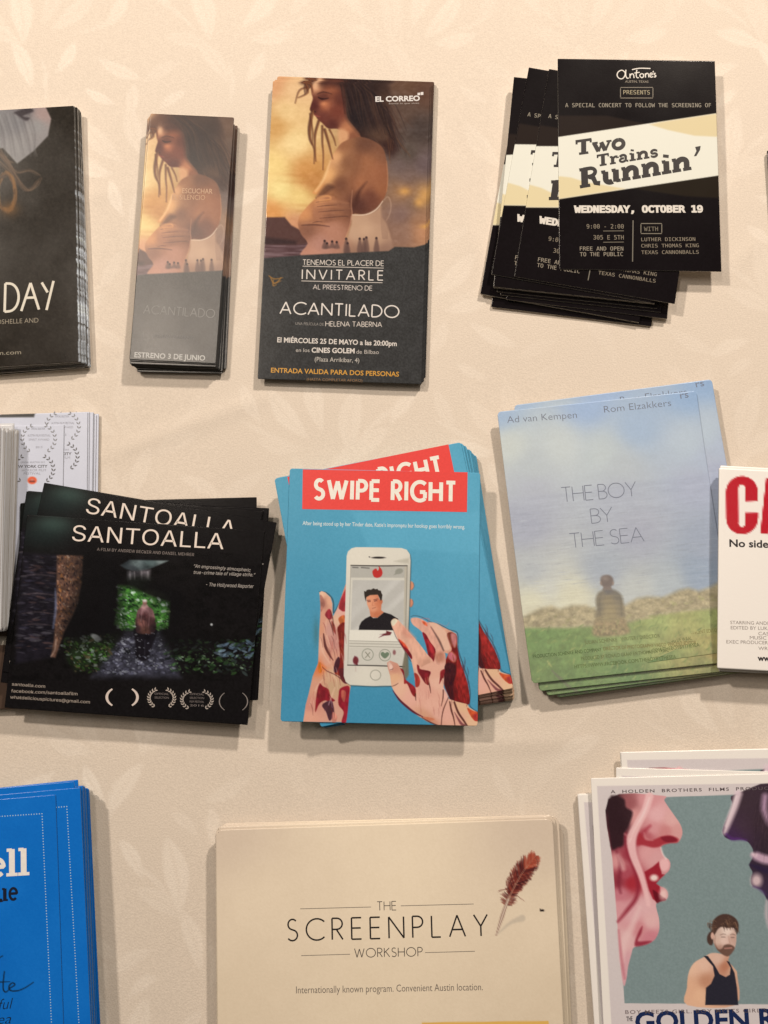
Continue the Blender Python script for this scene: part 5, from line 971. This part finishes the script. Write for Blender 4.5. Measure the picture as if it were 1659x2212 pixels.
k.stroked(F, 'title_lettering', 'WORKSHOP', (694, 670), (988, 664), 34, (78, 68, 60), .09, track=.22)
k.text(F, 'tagline', 'Internationally known program. Convenient Austin location.', (440, 826), (1250, 812), 27, (112, 98, 86), -.004)
p0 = k.pose(); by = k.by
stack(k, 0, 18, {0: (by(('TR', 'TL'), (1212, 1783), (476, 1800), .0005), 'lowest workshop card, its right rim furthest out above a dark shadow'), 6: (by(('TR', 'TL'), (1207, 1778), (474, 1795), .0035), 'workshop card low in its pile, its right rim second furthest out'),
   11: (by(('TL', 'TR'), (476, 1779), (1190, 1760), .006), 'workshop card whose rounded upper left corner rises behind the top one'), 14: (by(('TL', 'TR'), (466, 1784), (1197, 1763), .0075), 'workshop card just under the top ones, a pale upper rim showing'), 17: (p0, 'topmost large cream card with thin capitals and a brown quill')},
   'cream workshop card inside its pile, only a rim showing', 'pile of cream workshop cards', .0005, .0025)

# ------------------------------------------------------------------ GOLDEN postcard
K_GO = Kind('festival_postcard', [(1271, 1682), (1790, 1668), (1838, 2392), (1320, 2404)], .0065, M_SATIN, EDGE_WHITE, 1.5, .0004)
k, F = K_GO, F_GO
k.img[:] = np.array((228, 212, 196.)) + 2 * k.noise(1, 4)[..., None]
k.poly(F, [(383, 342), (2300, 310), (2450, 2600), (520, 2600)], (203, 186, 178), 1.6, 1, False)
k.poly(F, [(470, 440), (1700, 396), (1850, 1975), (590, 1966)], lambda x, y: np.array((122, 134, 130.)) + 3 * vnoise(x / 3, y / 3)[..., None], 1.4, 1, False)
inn = k.img.copy()
face = [(468, 440), (870, 414), (886, 450), (925, 510), (965, 566), (1004, 625), (1022, 680), (1012, 730), (985, 764), (930, 768), (885, 780), (862, 800), (872, 840), (890, 874), (918, 890), (932, 925), (922, 972), (888, 1006), (845, 1046), (824, 1070), (850, 1088), (895, 1110), (914, 1150), (902, 1190), (858, 1206), (826, 1222), (830, 1268), (846, 1330), (850, 1400), (838, 1450), (810, 1494), (760, 1524), (700, 1536), (655, 1552), (640, 1600), (616, 1690), (604, 1780), (584, 1835), (560, 1700), (530, 1300), (500, 900)]
k.poly(F, face, k.field(F, [(500, 480, (44, 26, 30)), (540, 620, (58, 26, 32)), (520, 760, (110, 40, 50)), (620, 480, (150, 84, 84)), (660, 560, (206, 142, 136)), (760, 450, (206, 140, 138)), (830, 560, (218, 164, 160)), (940, 600, (214, 160, 152)), (800, 660, (206, 140, 138)), (900, 680, (196, 124, 120)), (760, 720, (178, 92, 96)), (980, 680, (206, 146, 138)), (760, 840, (210, 148, 144)), (820, 880, (208, 150, 146)), (600, 860, (150, 56, 66)), (545, 900, (206, 140, 136)), (600, 1000, (166, 72, 82)), (540, 1050, (140, 50, 60)), (560, 1150, (190, 112, 118)), (560, 1250, (206, 142, 142)), (640, 1060, (160, 40, 50)), (740, 1250, (214, 164, 160)), (780, 1350, (216, 166, 160)), (700, 1400, (200, 130, 130)), (660, 1300, (212, 158, 156)), (600, 1500, (214, 166, 160)), (580, 1650, (206, 152, 152)), (780, 1480, (196, 120, 126))], 2, 60), 1.6)
k.poly(F, [(470, 440), (580, 436), (600, 500), (650, 540), (620, 640), (585, 700), (580, 780), (540, 800), (486, 790)], (46, 26, 30), 6, .95)
k.line(F, [(780, 640), (720, 700), (690, 780)], [16, 40, 20], (156, 48, 60), 8, .75)
k.poly(F, [(700, 690), (745, 742), (800, 745), (860, 720), (930, 712), (990, 735), (982, 764), (930, 768), (880, 780), (850, 796), (800, 802), (730, 785), (680, 775)], (158, 46, 54), 5, .95)
k.poly(F, [(860, 726), (930, 716), (978, 738), (970, 758), (900, 762)], (122, 28, 40), 4, .9); k.line(F, [(735, 690), (752, 735), (800, 748)], [6, 14, 6], (196, 120, 118), 5, .7)
k.poly(F, [(738, 984), (800, 945), (846, 906), (858, 950), (868, 1000), (890, 1004), (845, 1048), (826, 1070), (852, 1092), (860, 1130), (842, 1190), (826, 1206), (800, 1186), (772, 1120)], (150, 34, 46), 3, 1, False)
k.poly(F, [(800, 1120), (850, 1150), (900, 1190), (858, 1206), (826, 1212)], (96, 16, 28), 3, .9); k.ell(F, (810, 1028), 30, 24, (236, 216, 200), 6, .9); k.ell(F, (880, 1150), 28, 40, (230, 190, 178), 10, .85); k.ell(F, (888, 930), 36, 48, (226, 172, 166), 5, .9)
k.line(F, [(862, 805), (876, 850), (900, 885)], 10, (236, 210, 200), 4, .7)
k.line(F, [(600, 700), (615, 830), (662, 960), (690, 1080), (675, 1180), (610, 1270), (540, 1355)], [12, 28, 28, 24, 30, 28, 12], (134, 34, 48), 8, .85)
k.line(F, [(775, 420), (745, 520), (680, 640), (640, 740), (655, 860), (710, 1000), (745, 1120), (770, 1230)], [60, 56, 60, 70, 56, 46, 40, 30], (224, 174, 168), 5, .95); k.line(F, [(775, 430), (735, 540), (655, 690), (628, 760)], [12, 18, 14, 8], (236, 196, 188), 4, .7)
k.line(F, [(700, 620), (640, 720), (590, 700)], [8, 14, 8], (214, 160, 152), 6, .5); k.poly(F, [(665, 1535), (690, 1440), (722, 1390), (716, 1440), (690, 1500), (760, 1500), (790, 1504), (740, 1530)], (140, 40, 54), 5, .9)
k.line(F, [(700, 1250), (640, 1400), (590, 1500), (570, 1650)], [20, 50, 50, 30], (222, 180, 172), 9, .7); k.line(F, [(545, 1420), (565, 1620), (590, 1780)], [10, 20, 12], (180, 96, 104), 6, .7)
k.line(F, [(530, 830), (560, 930), (545, 1060), (560, 1140)], [14, 30, 26, 14], (120, 36, 50), 7, .7); k.line(F, [(540, 860), (580, 960)], [20, 34], (214, 156, 150), 8, .7)
dark = [(1416, 404), (1395, 480), (1365, 560), (1335, 630), (1322, 685), (1345, 728), (1400, 746), (1460, 742), (1505, 756), (1535, 790), (1552, 830), (1545, 880), (1526, 915), (1524, 945), (1545, 985), (1535, 1030), (1540, 1080), (1580, 1105), (1620, 1125), (1650, 1185), (1680, 1240), (1662, 1330), (1700, 1500), (1900, 1500), (1800, 396)]
k.poly(F, dark, k.field(F, [(1500, 450, (60, 44, 50)), (1600, 600, (56, 40, 46)), (1480, 650, (66, 48, 56)), (1420, 730, (64, 38, 72)), (1640, 780, (48, 35, 42)), (1600, 950, (52, 38, 50)), (1650, 1150, (58, 42, 62)), (1750, 1300, (60, 46, 60))], 1.4, 400), 2)
k.line(F, [(1440, 400), (1418, 480), (1388, 560), (1356, 640), (1338, 690)], [56, 50, 46, 40, 26], (212, 184, 184), 9, .95)
k.line(F, [(1425, 420), (1380, 545), (1345, 640)], [14, 18, 10], (232, 208, 202), 5, .6); k.line(F, [(1350, 700), (1390, 736), (1450, 738), (1500, 748)], [10, 22, 16, 8], (84, 44, 104), 6, .8)
k.line(F, [(1640, 420), (1636, 520), (1670, 620)], [40, 48, 30], (186, 146, 166), 12, .85)
k.line(F, [(1548, 858), (1580, 868), (1640, 890), (1720, 900)], [30, 62, 66, 60], (198, 160, 172), 9, .92); k.line(F, [(1548, 850), (1570, 860)], [20, 24], (220, 188, 188), 6, .7)
k.line(F, [(1528, 930), (1580, 948), (1640, 972), (1700, 985)], [12, 36, 44, 44], (44, 32, 54), 6, .95)
k.ell(F, (1576, 1048), 40, 48, (214, 182, 178), 12, .9); k.line(F, [(1552, 1094), (1600, 1112), (1640, 1150)], [10, 18, 14], (76, 52, 92), 6, .7); k.line(F, [(1655, 1200), (1650, 1300), (1672, 1400)], [14, 24, 20], (206, 176, 176), 8, .7)
for i in range(70):
    x, y = 1560 + rng.random() * 200, 420 + rng.random() * 420; k.line(F, [(x, y), (x - 14, y + 40), (x - 18, y + 90)], [1, 4, 1], [(84, 62, 66), (40, 28, 34)][i % 2], 2, .35)
# the man
k.poly(F, [(1060, 1980), (1056, 1850), (1068, 1740), (1108, 1665), (1180, 1622), (1245, 1590), (1330, 1600), (1372, 1612), (1366, 1650), (1415, 1710), (1432, 1760), (1420, 1980)], k.field(F, [(1100, 1700, (222, 176, 146)), (1080, 1850, (216, 164, 130)), (1180, 1680, (220, 176, 150)), (1200, 1800, (186, 130, 100)), (1290, 1640, (212, 172, 150)), (1340, 1690, (176, 112, 84)), (1400, 1720, (206, 160, 132)), (1150, 1900, (222, 172, 136))], 1.6, 60), 1.8)
k.poly(F, [(1180, 1612), (1212, 1612), (1262, 1680), (1300, 1748), (1345, 1770), (1376, 1752), (1382, 1700), (1352, 1650), (1372, 1655), (1412, 1740), (1430, 1850), (1440, 1980), (1192, 1980), (1198, 1850), (1235, 1820), (1262, 1760), (1250, 1690)], (40, 37, 46), 1.8, 1, False)
k.poly(F, [(1248, 1430), (1312, 1392), (1400, 1398), (1424, 1440), (1422, 1520), (1402, 1572), (1366, 1606), (1326, 1600), (1276, 1556), (1252, 1500)], k.field(F, [(1290, 1440, (200, 168, 150)), (1350, 1430, (222, 194, 176)), (1280, 1500, (206, 170, 150)), (1340, 1500, (218, 182, 164)), (1400, 1480, (190, 150, 132)), (1300, 1560, (170, 130, 112))], 1.6, 30), 1.6)
k.poly(F, [(1262, 1520), (1290, 1560), (1318, 1556), (1336, 1530), (1378, 1526), (1412, 1548), (1400, 1580), (1366, 1614), (1330, 1606), (1284, 1568)], (98, 68, 56), 3, .9); k.line(F, [(1338, 1556), (1390, 1552)], [8, 14, 8], (190, 130, 116), 2, .9)
for L, w, c, a_ in [([(1304, 1456), (1326, 1448), (1348, 1452)], [3, 6, 3], (96, 70, 60), .7), ([(1380, 1454), (1398, 1449), (1416, 1456)], [3, 6, 3], (96, 70, 60), .7), ([(1314, 1471), (1340, 1471)], 5, (74, 56, 52), .7), ([(1386, 1474), (1408, 1475)], 5, (74, 56, 52), .7), ([(1366, 1464), (1372, 1500), (1378, 1518), (1356, 1524)], [3, 6, 8, 4], (176, 132, 114), .7), ([(1270, 1460), (1264, 1510), (1282, 1550)], [6, 12, 8], (150, 112, 96), .5)]: k.line(F, L, w, c, 2.2, a_)
k.glow(F, (1356, 1430), 36, 20, (232, 204, 186), .5); k.glow(F, (1318, 1500), 20, 18, (222, 188, 170), .5)
k.poly(F, [(1240, 1420), (1246, 1362), (1275, 1322), (1320, 1300), (1370, 1302), (1418, 1330), (1440, 1370), (1440, 1420), (1428, 1450), (1420, 1418), (1400, 1400), (1360, 1404), (1322, 1394), (1290, 1410), (1268, 1446), (1254, 1470), (1250, 1520), (1232, 1532), (1210, 1510), (1206, 1470), (1220, 1440)], (74, 52, 44), 3)
for i in range(70):
    t = rng.random(); x, y = 1235 + 190 * t, 1330 + 60 * abs(t - .5) + rng.random() * 60; q = rng.random()
    k.line(F, [(x, y), (x + 14 - 40 * (t < .3), y - 18 + 24 * q), (x + 24 - 44 * (t < .3), y + 10 + 30 * q)], [2, 5, 2], [(52, 36, 32), (110, 78, 60), (86, 60, 48), (134, 98, 74), (60, 42, 36)][i % 5], 1.8, .6)
for i in range(16): k.line(F, [(1236 - i, 1440 + i * 5), (1216 + i, 1470 + i * 3), (1226, 1500 + i * 2)], [2, 5, 2], [(52, 36, 32), (100, 72, 58)][i % 2], 1.8, .6)
k.ell(F, (1246, 1462), 12, 26, (206, 160, 140), 2)
k.img += k.noise(3, 3)[..., None]
k.text(F, 'producer_lettering', 'A  HOLDEN  BROTHERS  FILMS  PRODUCTION', (485, 396), (1820, 366), 22, (92, 78, 76), .012, space=1.25)
k.text(F, 'tagline', 'BOY MEETS GIRL. BOY MEETS GIRL’S TWIN.', (595, 2045), (1860, 2030), 24, (122, 104, 100), .01, space=1.2)
k.text(F, 'title_lettering', 'THE', (604, 2100), (650, 2098), 30, (60, 52, 56), .02); k.text(F, 'title_lettering', 'GOLDEN RULE', (672, 2176), (2080, 2140), 124, (24, 38, 74), .03)
p0 = k.pose(); by = k.by
stack(k, 0, 12, {0: (by(('TL', 'BL'), (1247, 1715), (1300, 2440), .0005), 'lowest white rimmed postcard, its left border furthest out with two faces'), 6: (by(('TL', 'TR'), (1339.7, 1624), (1858, 1612), .0035), 'white rimmed postcard reaching furthest up at the back of its fan'),
   10: (by(('TL', 'TR'), (1331, 1658), (1850, 1672), .0055), 'tilted white rimmed postcard with a half hidden line of capitals'), 11: (p0, 'topmost postcard with two facing profiles and a bearded man in a tank top')},
   'white rimmed postcard inside the two faces pile, only a border showing', 'fan of white rimmed postcards with two faces', .0002, .001, snug=True)

# ------------------------------------------------------------------ a last black flyer mostly beyond the right edge
K_X = Kind('black_flyer', [(1655.5, 322), (2064, 322), (2110, 850), (1700, 855)], .0025, M_SATIN, EDGE_DARK, 5, .0004)
K_X.img[:] = (34, 26, 34)
stack(K_X, 0, 4, {3: (K_X.pose(), 'black flyer cut off by the right edge, only its left rim in view')}, 'black flyer under the cut off one at the right edge', 'black flyers at the right edge', .0002, .001)
